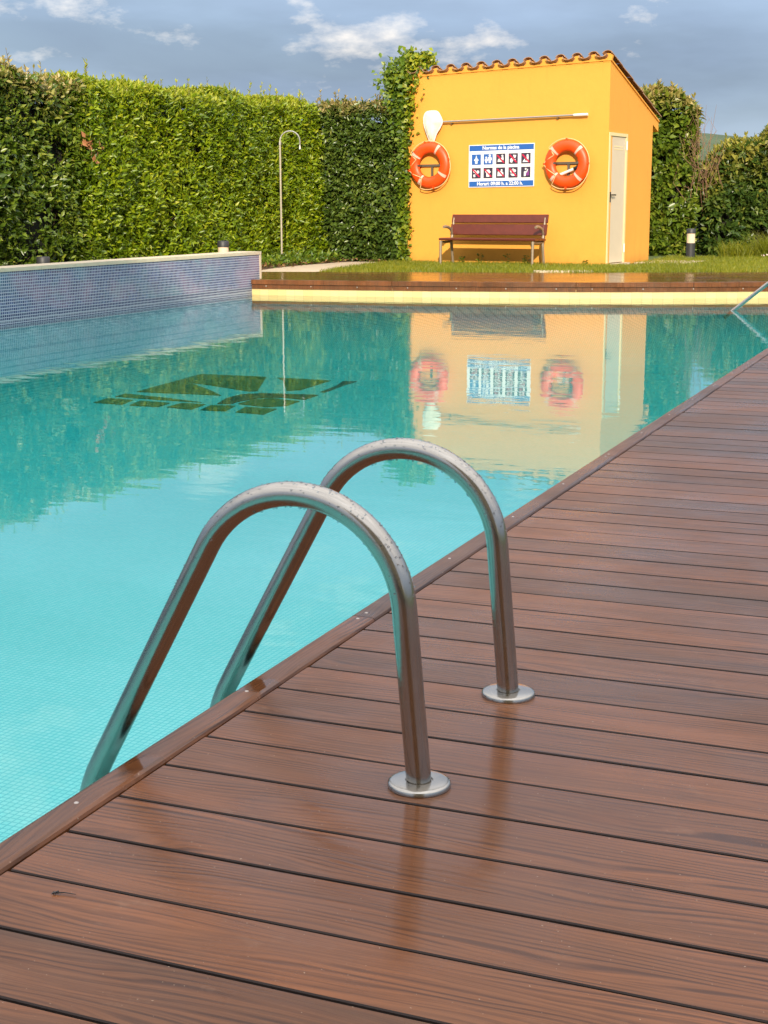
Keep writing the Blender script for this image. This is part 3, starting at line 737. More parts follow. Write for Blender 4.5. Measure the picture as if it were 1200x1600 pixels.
# lifebuoys
def lifebuoy(u, z, rot, label, tube_light):
    e = shed_empty('lifebuoy', u, -.105, z); tag(e, label, 'lifebuoy', 'lifebuoys on the pool house wall')
    R0, ra, rb = .285, .092, .060
    def ringpt(a, b, k=1.0): return ((R0 + ra * k * math.cos(b)) * math.cos(a), -rb * k * math.sin(b), (R0 + ra * k * math.cos(b)) * math.sin(a))
    m = MB(); NA, NBB = 48, 14
    v = [ringpt(2 * math.pi * i / NA, 2 * math.pi * j / NBB) for i in range(NA) for j in range(NBB)]
    f = [(i * NBB + j, ((i + 1) % NA) * NBB + j, ((i + 1) % NA) * NBB + (j + 1) % NBB, i * NBB + (j + 1) % NBB) for i in range(NA) for j in range(NBB)]
    m.add(v, f); m.build('ring', M_ORANGE, e, True)
    for q in range(4):
        a0 = RAD(rot + q * 90); m = MB(); v = []; na, nb_ = 4, 8
        for i in range(na):
            for j in range(nb_): v.append(ringpt(a0 + (i / (na - 1) - .5) * .14, RAD(25 + 130 * j / (nb_ - 1)), 1.03))
        m.add(v, [(i * nb_ + j, (i + 1) * nb_ + j, (i + 1) * nb_ + j + 1, i * nb_ + j + 1) for i in range(na - 1) for j in range(nb_ - 1)])
        m.build('reflective_band', M_TAPE, e, True)
        # rope clip between bands
        a1 = a0 + RAD(45); m = MB(); c0 = ringpt(a1, RAD(20), 1.04); m.box(-.018, .018, -.014, .014, -.014, .014); o = m.build('rope_clip', M_ORANGE, e); o.location = c0; o.rotation_euler = (0, -a1, 0)
    pts = []
    for k in range(97):
        a = RAD(rot + 45) + 2 * math.pi * k / 96; ph = (k % 24) / 24
        sag = math.sin(math.pi * ph)
        up = max(0.0, math.cos(a - RAD(150)))
        rr = R0 + ra + .012 + .012 * sag - (.17 * sag if abs(((math.degrees(a) - (rot + 45)) % 360) - 95) < 45 else 0)
        yy = -.02 - (.062 * sag if rr < R0 + .09 else 0)
        pts.append((rr * math.cos(a), yy, rr * math.sin(a) - .012 * sag))
    m = MB(); m.tube(pts[:-1], .0075, 6, closed=True); m.build('grab_rope', M_ROPE, e, True)
    if tube_light:
        m = MB(); m.tube([(-.17, .02, -.19), (.14, .02, -.075)], .024, 10); lt = m.build('light_tube', M_WHITE, e, True)
        m = MB(); m.tube([(.12, .02, -.083), (.19, .02, -.056)], .032, 10); m.build('light_cap', M_BLACK, lt, True)
    return e
lifebuoy(.488, 1.60, 58, 'orange lifebuoy hung on the yellow wall just under the white skimmer net', False)
lifebuoy(2.945, 1.582, 45, 'orange lifebuoy with a white light tube on the yellow wall between sign and door', True)

# skimmer net on a pole
net = shed_empty('skimmer_net', .53, -.06, 2.2); tag(net, 'white leaf skimmer net on a long aluminium pole hung across the yellow wall', 'skimmer net')
out = [(.36, 2.36), (.385, 2.43), (.44, 2.463), (.53, 2.468), (.61, 2.455), (.66, 2.40), (.705, 2.295), (.665, 2.20), (.595, 2.10), (.555, 1.995), (.515, 1.975), (.475, 1.99), (.425, 2.10), (.372, 2.24)]
out = [tuple(p) for p in cr(out + [out[0]], 4)[:-1]]
m = MB(); no = len(out); cx, cz = .535, 2.27
v = []
for s_, yy in ((1.0, -.02), (.82, -.060), (.5, -.080)): v += [(cx + (x - cx) * s_ - .53, yy - .012 * math.sin(9 * x + 11 * z) * (s_ < .9), cz + (z - cz) * s_ - 2.2) for x, z in out]
v += [(cx - .53, -.082, cz - 2.2), (cx - .53, .03, cz - 2.2)]
f = [(r_ * no + i, r_ * no + (i + 1) % no, (r_ + 1) * no + (i + 1) % no, (r_ + 1) * no + i) for r_ in range(2) for i in range(no)]
f += [(2 * no + i, 2 * no + (i + 1) % no, 3 * no) for i in range(no)] + [((i + 1) % no, i, 3 * no + 1) for i in range(no)]
m.add(v, f); m.build('net_bag', M_NET, net, True)
m = MB(); m.tube([(x - .53, -.02, z - 2.2) for x, z in out], .012, 8, closed=True); m.build('net_frame', M_WHITE, net, True)
m = MB(); m.tube([(.16, -.01, .091), (.80, -.01, .100), (2.56, -.01, .1265)], .0155, 10); m.build('pole', M_ALU, net, True)
m = MB(); m.tube([(2.50, -.01, .1255), (2.60, -.01, .127), (2.74, -.01, .1295)], [.020, .0235, .0225], 10); m.build('grip', M_WHITE, net, True)

# rules sign
SW, SH = 1.176, .682
sign = shed_empty('rules_sign', 1.17, -.004, 1.226); tag(sign, 'white and blue pool rules sign with ten pictograms on the yellow wall', 'sign')
sg = lambda x: .0135 * x / SW       # the board hangs a touch askew
m = MB(); m.prism_y([(0, 0), (SW, .012), (SW, SH + .012), (0, SH)], -.012, 0); m.build('board', M_SIGNW, sign)
def band(z0, z1, nm): m = MB(); m.prism_y([(.012, z0), (SW - .012, z0 + .012), (SW - .012, z1 + .012), (.012, z1)], -.0145, -.0125); return m.build(nm, M_SIGNB, sign)
b1 = band(SH - .098, SH - .012, 'title_band'); b2 = band(.012, .098, 'hours_band')
def text(body, size, x, z, parent):
    cu = bpy.data.curves.new('lettering', 'FONT'); cu.body = body; cu.size = size; cu.align_x = 'CENTER'; cu.align_y = 'CENTER'; cu.extrude = .0006; cu.offset = .0022; cu.resolution_u = 3
    o = bpy.data.objects.new('lettering', cu); COL.objects.link(o); bpy.context.view_layer.update()
    me = bpy.data.meshes.new_from_object(o.evaluated_get(bpy.context.evaluated_depsgraph_get())); bpy.data.objects.remove(o)
    me.materials.clear(); me.materials.append(M_SIGNW)
    o = stuff(link('lettering', me, parent)); o.location = (x, -.0155, z); o.rotation_euler = (RAD(90), -.0102, 0)
text('Normas de la piscina', .078, SW / 2 - .01, SH - .055 + .006, b1)
text('Horari: 09:00 h. a 22:00 h.', .078, SW / 2 - .02, .055 + .006, b2)
def disc(cx, cz, r, n=12): return [(cx + r * math.cos(2 * math.pi * k / n), cz + r * math.sin(2 * math.pi * k / n)) for k in range(n)]
def person(cx, s=1.0, z0=-.06): return [disc(cx, z0 + .105 * s, .018 * s), [(cx - .028 * s, z0 + .082 * s), (cx - .034 * s, z0 + .04 * s), (cx - .018 * s, z0 + .04 * s), (cx - .016 * s, z0), (cx + .016 * s, z0), (cx + .018 * s, z0 + .04 * s), (cx + .034 * s, z0 + .04 * s), (cx + .028 * s, z0 + .082 * s)]]
GL = [
    [[(-.006, .064), (.006, .064), (.010, .03), (-.010, .03)], [(-.045, -.01), (-.02, .018), (.02, .018), (.045, -.01), (.022, -.025), (.022, -.065), (-.022, -.065), (-.022, -.025)], disc(0, .028, .014)],
    person(-.034, .85) + person(.030, 1.12),
    [[(-.055, -.045), (.045, -.045), (.05, -.025), (-.05, -.02)], [(-.01, -.01), (.055, -.015), (.045, .045), (.015, .02)], disc(.03, .05, .017), [(-.05, -.015), (0, -.012), (-.01, .005), (-.045, .0)]],
    [[(-.005, .06), (.055, .055), (.04, .01), (.015, .015)], [(-.055, -.055), (-.02, -.065), (.0, -.03), (-.03, .01), (-.055, -.01)], disc(.03, -.02, .014)],
    [disc(.03, .045, .018), [(.012, .03), (.05, .03), (.045, -.03), (.02, -.03)], [(-.055, -.06), (.05, -.06), (.05, -.04), (-.01, -.04), (-.02, -.005), (-.05, -.045)]],
    [disc(-.03, .03, .024), disc(.03, .02, .026), [(-.05, -.06), (-.015, -.06), (-.02, -.02), (-.05, -.02)], disc(.005, .0, .022)],
    [[(-.055, .02), (-.03, .05), (.02, .055), (.055, .01), (.03, .005), (.025, -.06), (-.03, -.06), (-.03, .0)]],
    [[(-.055, -.055), (.05, -.05), (.05, .0), (.02, .03), (-.05, .015)], disc(.02, .04, .016)],
    [disc(-.03, .02, .024), disc(.03, .025, .024), [(-.05, -.02), (-.02, -.055), (.03, -.055), (.05, -.01), (.02, -.025), (-.02, -.02)], disc(0, .05, .012)],
    [[(-.03, -.065), (.0, -.065), (.01, .0), (-.03, .01)], disc(.0, .05, .016), [(-.02, .015), (.015, .015), (.03, .05), (.045, .045), (.02, -.01), (-.015, -.01)]],
]
for i, gl in enumerate(GL):
    fx = (.118, .301, .493, .683, .874)[i % 5]; z = SH * (.655 if i < 5 else .335) + .012 * fx; x = SW * fx
    m = MB(); m.prism_y([(-.082, -.084), (.082, -.083), (.082, .084), (-.082, .083)], -.0020, 0)
    pt = m.build('pictogram', M_SIGNB if i < 2 else M_SIGNK, sign); pt.location = (x, -.0125, z)
    m = MB()
    for P in gl: m.prism_y(P[::-1], -.0036, -.0022)
    m.build('white_figure', M_SIGNW, pt)
    if i >= 2:
        m = MB(); w_ = .012
        m.prism_y([(-.068, .052), (-.052, .068), (.068, -.052), (.052, -.068)][::-1], -.0052, -.0038)
        if i == 9: m = MB(); m.prism_y([(.005, -.02), (.06, .03), (.06, -.05), (.02, -.06)][::-1], -.0052, -.0038); m.build('purple_shape', M_SIGNP, pt)
        else: m.build('red_slash', M_SIGNR, pt)

# bench
bench = shed_empty('garden_bench', 1.85, -.55, -.01); tag(bench, 'reddish wooden slat bench with grey metal legs against the yellow wall', 'bench')
X0, X1 = -.835, .875
def slat(nm, y, z, w, th, tilt, x0=X0, x1=X1):
    m = MB(); b_ = .006
    P = [(-w / 2, -th / 2 + b_), (-w / 2 + b_, -th / 2), (w / 2 - b_, -th / 2), (w / 2, -th / 2 + b_), (w / 2, th / 2 - b_), (w / 2 - b_, th / 2), (-w / 2 + b_, th / 2), (-w / 2, th / 2 - b_)]
    m.prism_x(P, x0, x1); o = m.build(nm, M_BENCHWOOD, bench); o.location = (0, y, z); o.rotation_euler = (tilt, 0, 0); return o
slat('seat_slat', -.155, .415, .150, .036, .03, X0 + .0, X1 - .0); slat('seat_slat', .01, .412, .150, .036, .04); slat('seat_slat', .135, .404, .085, .036, .06)
slat('back_slat', .215, .560, .175, .032, RAD(90 - 14)); slat('back_slat', .262, .735, .135, .032, RAD(90 - 14))
for sx in (X0 + .03, X1 - .05):
    e = sx; sg_ = 1
    m = MB(); m.tube([(e, -.225, .0), (e, -.222, .20), (e, -.215, .385)], [.021, .022, .025], 10); m.lathe([(0, 0), (.035, 0), (.033, .012), (0, .014)], (e, -.225, 0.0), 12); m.build('front_leg', M_CASTIRON, bench, True)
    m = MB(); m.tube([(e, .235, .0), (e, .195, .2), (e, .165, .38), (e, .205, .50), (e, .262, .74), (e, .285, .80)], [.022, .022, .026, .022, .018, .016], 10); m.build('rear_leg', M_CASTIRON, bench, True)
    m = MB(); m.tube([(e, -.215, .372), (e, -.02, .362), (e, .165, .368)], .019, 8); m.build('seat_rail', M_CASTIRON, bench, True)
    m = MB(); m.tube([(e, .195, .47), (e, .170, .53), (e, .12, .580), (e, .03, .605), (e, -.06, .612), (e, -.115, .604)], [.018, .022, .024, .025, .026, .022], 10); m.build('armrest', M_CASTIRON, bench, True)

# ------------------------------------------------------------------ vegetation helpers
LEAF_V = np.array([(0, 0, 0), (-.5, .42, .10), (0, .46, -.03), (.5, .42, .10), (0, 1.0, -.12)])
LEAF_F = np.array([(0, 2, 1), (2, 4, 1), (0, 3, 2), (2, 3, 4)])
def leaves(name, P, D, N, S, Wd, mat, tint, young=None, parent=None):
    """One mesh of folded leaves: P points, D tip directions, N normals, S length, Wd width ratio."""
    D = D / np.linalg.norm(D, axis=1)[:, None]
    X = np.cross(D, N); X /= (np.linalg.norm(X, axis=1)[:, None] + 1e-9); Z = np.cross(X, D)
    n = len(P); lv = LEAF_V
    V = P[:, None, :] + X[:, None, :] * (lv[None, :, 0:1] * (S * Wd)[:, None, None]) + D[:, None, :] * (lv[None, :, 1:2] * S[:, None, None]) + Z[:, None, :] * (lv[None, :, 2:3] * S[:, None, None])
    V = V.reshape(-1, 3); F = (LEAF_F[None] + (np.arange(n) * 5)[:, None, None]).reshape(-1, 3)
    me = bpy.data.meshes.new(name); me.vertices.add(len(V)); me.vertices.foreach_set('co', V.astype(np.float32).ravel())
    me.loops.add(F.size); me.loops.foreach_set('vertex_index', F.astype(np.int32).ravel())
    me.polygons.add(len(F)); me.polygons.foreach_set('loop_start', np.arange(0, F.size, 3, dtype=np.int32))
    me.update(calc_edges=True)
    a = me.attributes.new('tint', 'FLOAT', 'POINT'); a.data.foreach_set('value', np.repeat(tint, 5).astype(np.float32))
    if young is not None:
        a = me.attributes.new('young', 'FLOAT', 'POINT'); a.data.foreach_set('value', np.repeat(young, 5).astype(np.float32))
    me.materials.append(mat)
    return link(name, me, parent)
def lump(x, z, s=0.0):
    return .5 * np.sin(1.7 * x + .3 + s) + .5 * np.sin(2.9 * z + 1.3 * x + 2 * s) + .4 * np.sin(5.1 * x - 3.7 * z + 2 + s) + .3 * np.sin(9.3 * x + 7.1 * z + 3 * s) + .25 * np.sin(15 * x - 11 * z + s)

def hedge(name, label, p0, p1, hf, thick, dens, leaf, mat, young_mat=True, lumpa=.07, gaps=-.9, spread=(.7, .35, .8), shoots=30, zb=0.0, seed=0, group=None, ytop=.30, holes=(), inner=.22, sat=None, tintf=None):
    p0, p1 = np.array(p0, float), np.array(p1, float); L = np.linalg.norm(p1 - p0); tx = (p1 - p0) / L; nx = np.array([tx[1], -tx[0]])
    e = empty(name, (*((p0 + p1) / 2), 0)); tag(e, label, 'hedge', group); org = np.array([*((p0 + p1) / 2), 0.0])
    r = np.random.RandomState(seed + 5)
    hm = max(hf(x) for x in np.linspace(0, L, 30))
    faces = [('f', L * hm), ('t', L * thick * 1.3), ('l', thick * hm * .8), ('r', thick * hm * .8)]
    Ps, Ns, Ys = [], [], []
    for k, area in faces:
        n = int(area * dens)
        if k == 'f': x = r.rand(n) * L; z = r.rand(n) * hm; dep = r.exponential(.075, n) - .05
        elif k == 't': x = r.rand(n) * L; z = None; dep = r.rand(n) * thick
        else: x = None; z = r.rand(n) * hm; dep = r.rand(n) * thick; ex = r.exponential(.07, n) - .04
        if k in 'lr':
            x = ex + .04 * lump(dep * 2, z, seed) if k == 'l' else L - ex - .04 * lump(dep * 2, z, seed + 1)
        H = np.array([hf(min(max(q, 0), L)) for q in x]) + .075 * lump(x * 1.6, x * .3, seed + 2)
        if k == 't':
            z = H - r.exponential(.06, n) + .04 - .12 * np.maximum(0, .25 - dep) / .25
            nrm = np.tile(np.array([nx[0] * .3, nx[1] * .3, .95]), (n, 1)); out_ = -dep
        elif k == 'f':
            keep = (z < H) & ((lump(x * 1.3, z * 1.3, seed + 4) > gaps) | (r.rand(n) < .25))
            for hx, hz, hr in holes: keep &= ((x - hx) / hr) ** 2 + ((z - hz) / (hr * 1.3)) ** 2 > r.rand(n) * .8 + .4
            x, z, dep, H = x[keep], z[keep], dep[keep], H[keep]; n = len(x)
            rnd_top = np.maximum(0, z - (H - .22)) ** 2 * 1.6
            out_ = lumpa * lump(x, z, seed) - dep - rnd_top
            nrm = np.tile(np.array([nx[0], nx[1], .15]), (n, 1))
        else:
            keep = z < H; x, z, dep, H = x[keep], z[keep], dep[keep], H[keep]; n = len(x); out_ = -dep
            s_ = -1 if k == 'l' else 1; nrm = np.tile(np.array([tx[0] * s_, tx[1] * s_, .15]), (n, 1))
        P = np.zeros((n, 3)); P[:, :2] = p0 + x[:, None] * tx + out_[:, None] * nx; P[:, 2] = z + zb
        Ps.append(P); Ns.append(nrm); Ys.append(np.clip((z - (H - ytop)) / ytop, 0, 1))
    P = np.concatenate(Ps); Nn = np.concatenate(Ns); Y = np.concatenate(Ys); n = len(P)
    a, b, c = spread
    D = Nn * a + np.array([0, 0, 1.0]) * b + r.randn(n, 3) * c
    Nl = Nn * .8 + np.array([0, 0, .6]) + r.randn(n, 3) * .55
    S = leaf[0] * (.65 + .6 * r.rand(n)); Wd = leaf[1] * (.8 + .4 * r.rand(n))
    tint = np.clip(r.beta(1.6, 2.2, n) + .12 * lump(P[:, 0] * .8 + P[:, 1] * .8, P[:, 2] * .8, seed + 9), 0, 1)
    if tintf is not None: tint = np.clip(tint + tintf(P), 0, 1)
    young = np.clip(Y * (r.rand(n) < .65) * (.4 + .6 * r.rand(n)), 0, 1) if young_mat else np.zeros(n)
    # upright shoots above the clipped top
    SP, SD, SN, SS, ST, SY = [], [], [], [], [], []
    stem = MB()
    for k in range(int(shoots * 1.9)):
        x = r.rand() * L; dep = r.rand() * thick * .6; h = hf(x); Ls = .06 + r.rand() ** 2 * .26
        base = np.array([*(p0 + x * tx - dep * nx), h + zb - .03]); lean = np.array([r.randn() * .15, r.randn() * .15, 1.0])
        tip = base + lean * Ls; stem.tube([tuple(base - org), tuple(tip - org)], [.004, .002], 4)
        for q in range(int(6 + Ls * 34)):
            f_ = r.rand(); a_ = r.rand() * 6.28
            SP.append(base + lean * Ls * f_); SD.append([math.cos(a_), math.sin(a_), .8 + f_]); SN.append([r.randn() * .4, r.randn() * .4, 1.]); SS.append(leaf[0] * (.45 + .4 * r.rand())); ST.append(.4 + .6 * r.rand()); SY.append(.5 + .5 * r.rand() if young_mat else 0)
    if shoots:
        P = np.concatenate([P, SP]); D = np.concatenate([D, SD]); Nl = np.concatenate([Nl, SN]); S = np.concatenate([S, SS]); Wd = np.concatenate([Wd, np.full(len(SP), leaf[1] * .9)]); tint = np.concatenate([tint, ST]); young = np.concatenate([young, SY])
        stuff(stem.build('shoots', M_BARK, e))
    stuff(leaves('foliage', P - org, D, Nl, S, Wd, mat, tint, young, e))
    # bare twigs showing between the leaves
    tw2 = MB(); rt = random.Random(seed + 77)
    for _k in range(int(L * 26)):
        x = rt.uniform(.1, L - .1); z = rt.uniform(.15, hf(x) - .25); o0 = -inner * .9; o1 = lumpa * float(lump(np.array(x), np.array(z), seed)) + rt.uniform(-.06, .03)
        q0 = p0 + x * tx + o0 * nx; x2 = x + rt.gauss(0, .08); q1 = p0 + x2 * tx + o1 * nx; z2 = z + rt.uniform(.05, .22)
        tw2.tube([(q0[0] - org[0], q0[1] - org[1], z + zb), (q1[0] - org[0], q1[1] - org[1], z2 + zb)], [.006, .002], 4)
    stuff(tw2.build('twigs', M_BARK, e))
    # solid inner core, near-black to paint the shade between the twigs
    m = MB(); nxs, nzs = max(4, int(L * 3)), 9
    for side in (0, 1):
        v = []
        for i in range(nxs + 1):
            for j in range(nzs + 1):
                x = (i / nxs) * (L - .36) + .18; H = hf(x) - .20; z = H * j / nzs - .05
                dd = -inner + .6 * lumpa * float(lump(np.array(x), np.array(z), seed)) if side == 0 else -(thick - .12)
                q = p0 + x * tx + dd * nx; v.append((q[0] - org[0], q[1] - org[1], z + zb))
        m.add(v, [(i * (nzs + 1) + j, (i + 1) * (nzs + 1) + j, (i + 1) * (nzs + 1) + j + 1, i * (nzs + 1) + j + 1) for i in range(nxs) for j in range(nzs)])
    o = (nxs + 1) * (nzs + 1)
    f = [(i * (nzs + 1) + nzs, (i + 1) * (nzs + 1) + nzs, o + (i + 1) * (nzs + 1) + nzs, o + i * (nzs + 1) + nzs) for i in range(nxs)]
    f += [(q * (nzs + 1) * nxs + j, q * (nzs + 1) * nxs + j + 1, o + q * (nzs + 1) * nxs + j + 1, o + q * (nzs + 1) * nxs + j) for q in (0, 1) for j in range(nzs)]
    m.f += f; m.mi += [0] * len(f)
    m.build('shade_core', M_CORE, e)
    return e, org

# left hedges (behind the tiled wall), laurel in the middle, dark ones at both ends
HX = -9.75
hedge('dark_hedge', 'tall dark green hedge with tan new growth at the far left edge', (HX - .25, 9.5), (HX - .12, 15.15), lambda x: 2.44 + .03 * math.sin(2 * x) + .20 * max(0, 1 - abs(x - 4.3) / .8), 1.1, 2000, (.094, .48), M_ELAEAG2, True, .11, -.75, (.7, .15, .75), 34, seed=3, ytop=.42, holes=((5.2, 1.6, .16), (4.9, .75, .2)))
hedge('laurel_hedge', 'bright yellow-green laurel hedge behind the shower and the tiled wall', (HX, 15.05), (HX + .12, 22.0), lambda x: 2.45 + .12 * min(1, x / 2.6) + .04 * math.sin(1.3 * x + 1) + .04 * math.sin(5 * x), 1.1, 2300, (.088, .42), M_LAUREL, True, .085, -1.15, (.55, .35, .75), 60, seed=8, ytop=.18)
hedge('dark_hedge', 'dark glossy hedge filling the corner between laurel hedge and pool house', (-9.80, 22.10), (-7.93, 21.92), lambda x: 2.60 + .05 * math.sin(3 * x), 1.0, 1900, (.095, .50), M_ELAEAG, True, .05, -1.1, (.8, -.1, .7), 22, seed=21, ytop=.16)
# right of the pool house
e4, _ = hedge('dark_hedge', 'tall dark hedge standing just right of the pool house behind the bollard light', (-4.95, 26.3), (-3.98, 26.62), lambda x: 2.88 + .08 * math.sin(4 * x) - .3 * max(0, x - .8), .9, 1300, (.15, .50), M_ELAEAG2, True, .10, -.75, (.8, .1, .75), 16, seed=30, ytop=.35)
e5, _ = hedge('shrub_row', 'broad leaved green shrub row at the right edge with yellowish tips', (-3.75, 26.95), (1.5, 28.5), lambda x: 1.98 + .20 * math.sin(2.3 * x - .6) + .12 * math.sin(6 * x) - .35 * max(0, .7 - x), 1.2, 1500, (.15, .48), M_CITRUS, True, .16, -.85, (.7, .1, .8), 60, seed=44, ytop=.75, holes=((1.0, .35, .22),))
e5['category'] = 'shrubs'

# orange dead sprig in the left hedge
r = np.random.RandomState(2); n = 34
P = np.stack([r.randn(n) * .05, r.randn(n) * .09, r.rand(n) * .34], 1)
dl = empty('dead_sprig', (HX + .02, 15.12, 1.50)); tag(dl, 'small cluster of orange dead leaves in the seam of the left hedges', 'dead leaves')
stuff(leaves('foliage', P, r.randn(n, 3) + np.array([.5, -.3, 0]), r.randn(n, 3) + np.array([1, -.5, .3]), .07 + .05 * r.rand(n), np.full(n, .5), M_DRY, r.rand(n), None, dl))
m = MB(); m.tube([(-.06, 0, -.1), (0, .01, .1), (.01, -.02, .34)], [.006, .005, .003], 5); m.build('stem', M_TWIG, dl)

# dry twigs between the two right-hand plants
dt = empty('dry_climber', (-3.86, 26.50, 0)); tag(dt, 'bare brown dry twigs hanging between the tall hedge and the shrubs', 'dry climber')
m = MB(); r = random.Random(5)
for k in range(60):
    x, y = r.gauss(0, .16), r.uniform(-.12, .10); z0 = r.uniform(.95, 2.0); z1 = z0 + r.uniform(.2, .7)
    m.tube([(x, y, z0), (x + r.gauss(0, .08), y - .03, (z0 + z1) / 2), (x + r.gauss(0, .16), y + .02, z1)], [.005, .004, .002], 4)
for k in range(3):
    x = r.gauss(0, .08); m.tube([(x, .75, -.05), (x + .03, .55, .7), (x * 2, .05, 1.7), (x * 2 + r.gauss(0, .25), 0, 2.75)], [.008, .008, .006, .002], 5)
stuff(m.build('twigs', M_TWIG, dt))

# ivy climbing the left corner of the pool house
iv = shed_empty('ivy', 0, 0); tag(iv, 'green ivy climbing the left corner of the pool house over the roof edge', 'ivy')
r = np.random.RandomState(17)
def cl(n, u0, u1, b0, b1, z0, z1): return np.stack([r.uniform(u0, u1, n), r.uniform(b0, b1, n), r.uniform(z0, z1, n)], 1)
blobs = [(-.16, .02, 2.95, .30, 620), (-.12, .02, 2.62, .26, 480), (-.12, .05, 3.10, .26, 380), (.10, .04, 3.20, .19, 220), (.28, .06, 3.24, .13, 120), (-.30, .05, 3.02, .20, 240), (-.14, .02, 2.30, .22, 260), (.36, .06, 3.36, .09, 70), (.18, .05, 3.33, .14, 170), (.02, .05, 3.30, .16, 200), (.47, .05, 3.27, .06, 40)]
Pp = [np.array([u, b, z]) + r.randn(n, 3) * np.array([s, s * .7, s]) * .5 for u, b, z, s, n in blobs]
for k in range(1500):
    z = r.rand() * 2.7; wdt = .05 + .05 * abs(math.sin(3.1 * z)) + .10 * max(0, z - 2.2)
    Pp.append(np.array([[r.normal(-.03, wdt * .6), r.uniform(-.10, .02) - .02, z]]))
P = np.concatenate(Pp); P = P[(P[:, 0] < .6)]; n = len(P)
inw = (P[:, 0] > .0) & (P[:, 1] > -.03) & (P[:, 2] < 3.0); P[inw, 1] = -.03 - .03 * r.rand(inw.sum())
D = r.randn(n, 3) * .8 + np.array([.1, -.6, -.2]); N = r.randn(n, 3) * .5 + np.array([0, -1, .4])
stuff(leaves('foliage', P, D, N, .05 + .06 * r.rand(n), np.full(n, .75), M_IVY, np.clip(r.beta(1.8, 2, n), 0, 1), np.clip((P[:, 0] + .02) * 6, 0, .8) * (r.rand(n) < .5), iv))
m = MB(); rr_ = random.Random(4)
for k in range(6):
    x = rr_.uniform(-.12, .0); m.tube([(x, -.02, -.02)] + [(x + rr_.gauss(0, .03), -.03, z) for z in (.6, 1.2, 1.8, 2.4, 2.9)], [.012, .011, .01, .008, .006, .004], 5)
for a, b_ in (((.1, .02, 3.2), (.42, .0, 3.42)), ((.2, .02, 3.2), (.56, .0, 3.27)), ((-.1, 0, 3.2), (-.16, 0, 3.36))):
    m.tube([a, tuple((Vector(a) + Vector(b_)) / 2 + Vector((0, 0, .03))), b_], [.006, .004, .002], 4)
m.build('stems', M_BARK, iv)

# small weeds along the foot of the pool house
for k, (u, s, lb) in enumerate(((1.42, .12, 'tallest leafy weed at the wall foot under the left half of the bench'), (1.92, .11, 'bushy weed at the wall foot under the middle of the bench'), (1.12, .07, 'tiny weed at the wall foot behind the left bench leg'), (2.26, .10, 'leafy weed at the wall foot under the right half of the bench'), (3.30, .05, 'tiny lone weed at the wall foot near the door corner'))):
    w_ = shed_empty('weed', u, -.07 - .03 * (k % 3)); tag(w_, lb, 'weed', 'weeds along the pool house wall')
    n = 26; f_ = r.rand(n); a_ = r.rand(n) * 6.28
    P = np.stack([f_ * s * .5 * np.cos(a_), f_ * s * .3 * np.sin(a_) - .01, s * 1.3 * r.rand(n)], 1)
    stuff(leaves('foliage', P, np.stack([np.cos(a_), np.sin(a_), .6 + 0 * a_], 1), r.randn(n, 3) * .4 + np.array([0, -.4, 1]), .03 + .03 * r.rand(n), np.full(n, .5), M_IVY, r.rand(n) * .7, None, w_))

# ------------------------------------------------------------------ lawn, soil, slabs, planting
def blades(name, pts, hmin, hmax, mat, seed=1, wdt=.004, lean=.35, parent=None):
    r = np.random.RandomState(seed); n = len(pts); a = r.rand(n) * 6.283; h = hmin + (hmax - hmin) * r.rand(n) ** 1.4
    dx = np.stack([np.cos(a), np.sin(a), np.zeros(n)], 1) * (wdt * (.7 + .6 * r.rand(n)))[:, None]
    ln = r.randn(n, 2) * lean
    mid = pts + np.stack([ln[:, 0] * h * .35, ln[:, 1] * h * .35, h * .6], 1); tip = pts + np.stack([ln[:, 0] * h, ln[:, 1] * h, h], 1)
    V = np.stack([pts - dx, pts + dx, mid + dx * .7, mid - dx * .7, tip], 1).reshape(-1, 3)
    F3 = np.array([(0, 1, 2), (0, 2, 3), (3, 2, 4)]); F = (F3[None] + (np.arange(n) * 5)[:, None, None]).reshape(-1, 3)
    me = bpy.data.meshes.new(name); me.vertices.add(len(V)); me.vertices.foreach_set('co', V.astype(np.float32).ravel())
    me.loops.add(F.size); me.loops.foreach_set('vertex_index', F.astype(np.int32).ravel()); me.polygons.add(len(F)); me.polygons.foreach_set('loop_start', np.arange(0, F.size, 3, dtype=np.int32)); me.update(calc_edges=True)
    at = me.attributes.new('tint', 'FLOAT', 'POINT'); at.data.foreach_set('value', np.repeat(np.clip(r.beta(2, 2, n) + .15 * lump(pts[:, 0] * 1.5, pts[:, 1] * 1.5), 0, 1), 5).astype(np.float32))
    me.materials.append(mat); return link(name, me, parent)
def inside(px, py, poly):
    c = np.zeros(len(px), bool); n = len(poly)
    for i in range(n):
        x1, y1 = poly[i]; x2, y2 = poly[(i + 1) % n]
        k = ((y1 > py) != (y2 > py)) & (px < (x2 - x1) * (py - y1) / (y2 - y1 + 1e-12) + x1); c ^= k
    return c
c_, s_ = math.cos(SHR), math.sin(SHR)
def S2W(u, b): return (SHX + c_ * u - s_ * b, SHY + s_ * u + c_ * b)
lawn_poly = [(-7.75, 17.90), (-5.90, 18.34), (-4.30, 18.74), (-1.61, 19.84), (.6, 20.95), (.6, 26.6), (-3.4, 25.9), (-4.2, 25.6), S2W(WL + .1, 1.9), S2W(WL + .12, .95), S2W(WL + .5, .85), S2W(WL + .5, -.04), S2W(WL, -.04), S2W(-.15, -.04), (-8.25, 21.55), (-8.15, 20.6), (-7.95, 19.2)]
n = 190000; px = rs.uniform(-8.4, .7, n); py = rs.uniform(17.8, 26.7, n); k = inside(px, py, lawn_poly)
near = np.clip(1.25 - (py - 18) / 12, .45, 1) * np.clip(.75 + .5 * lump(px * 2.1, py * 2.4, 3), .12, 1); k &= rs.rand(n) < near
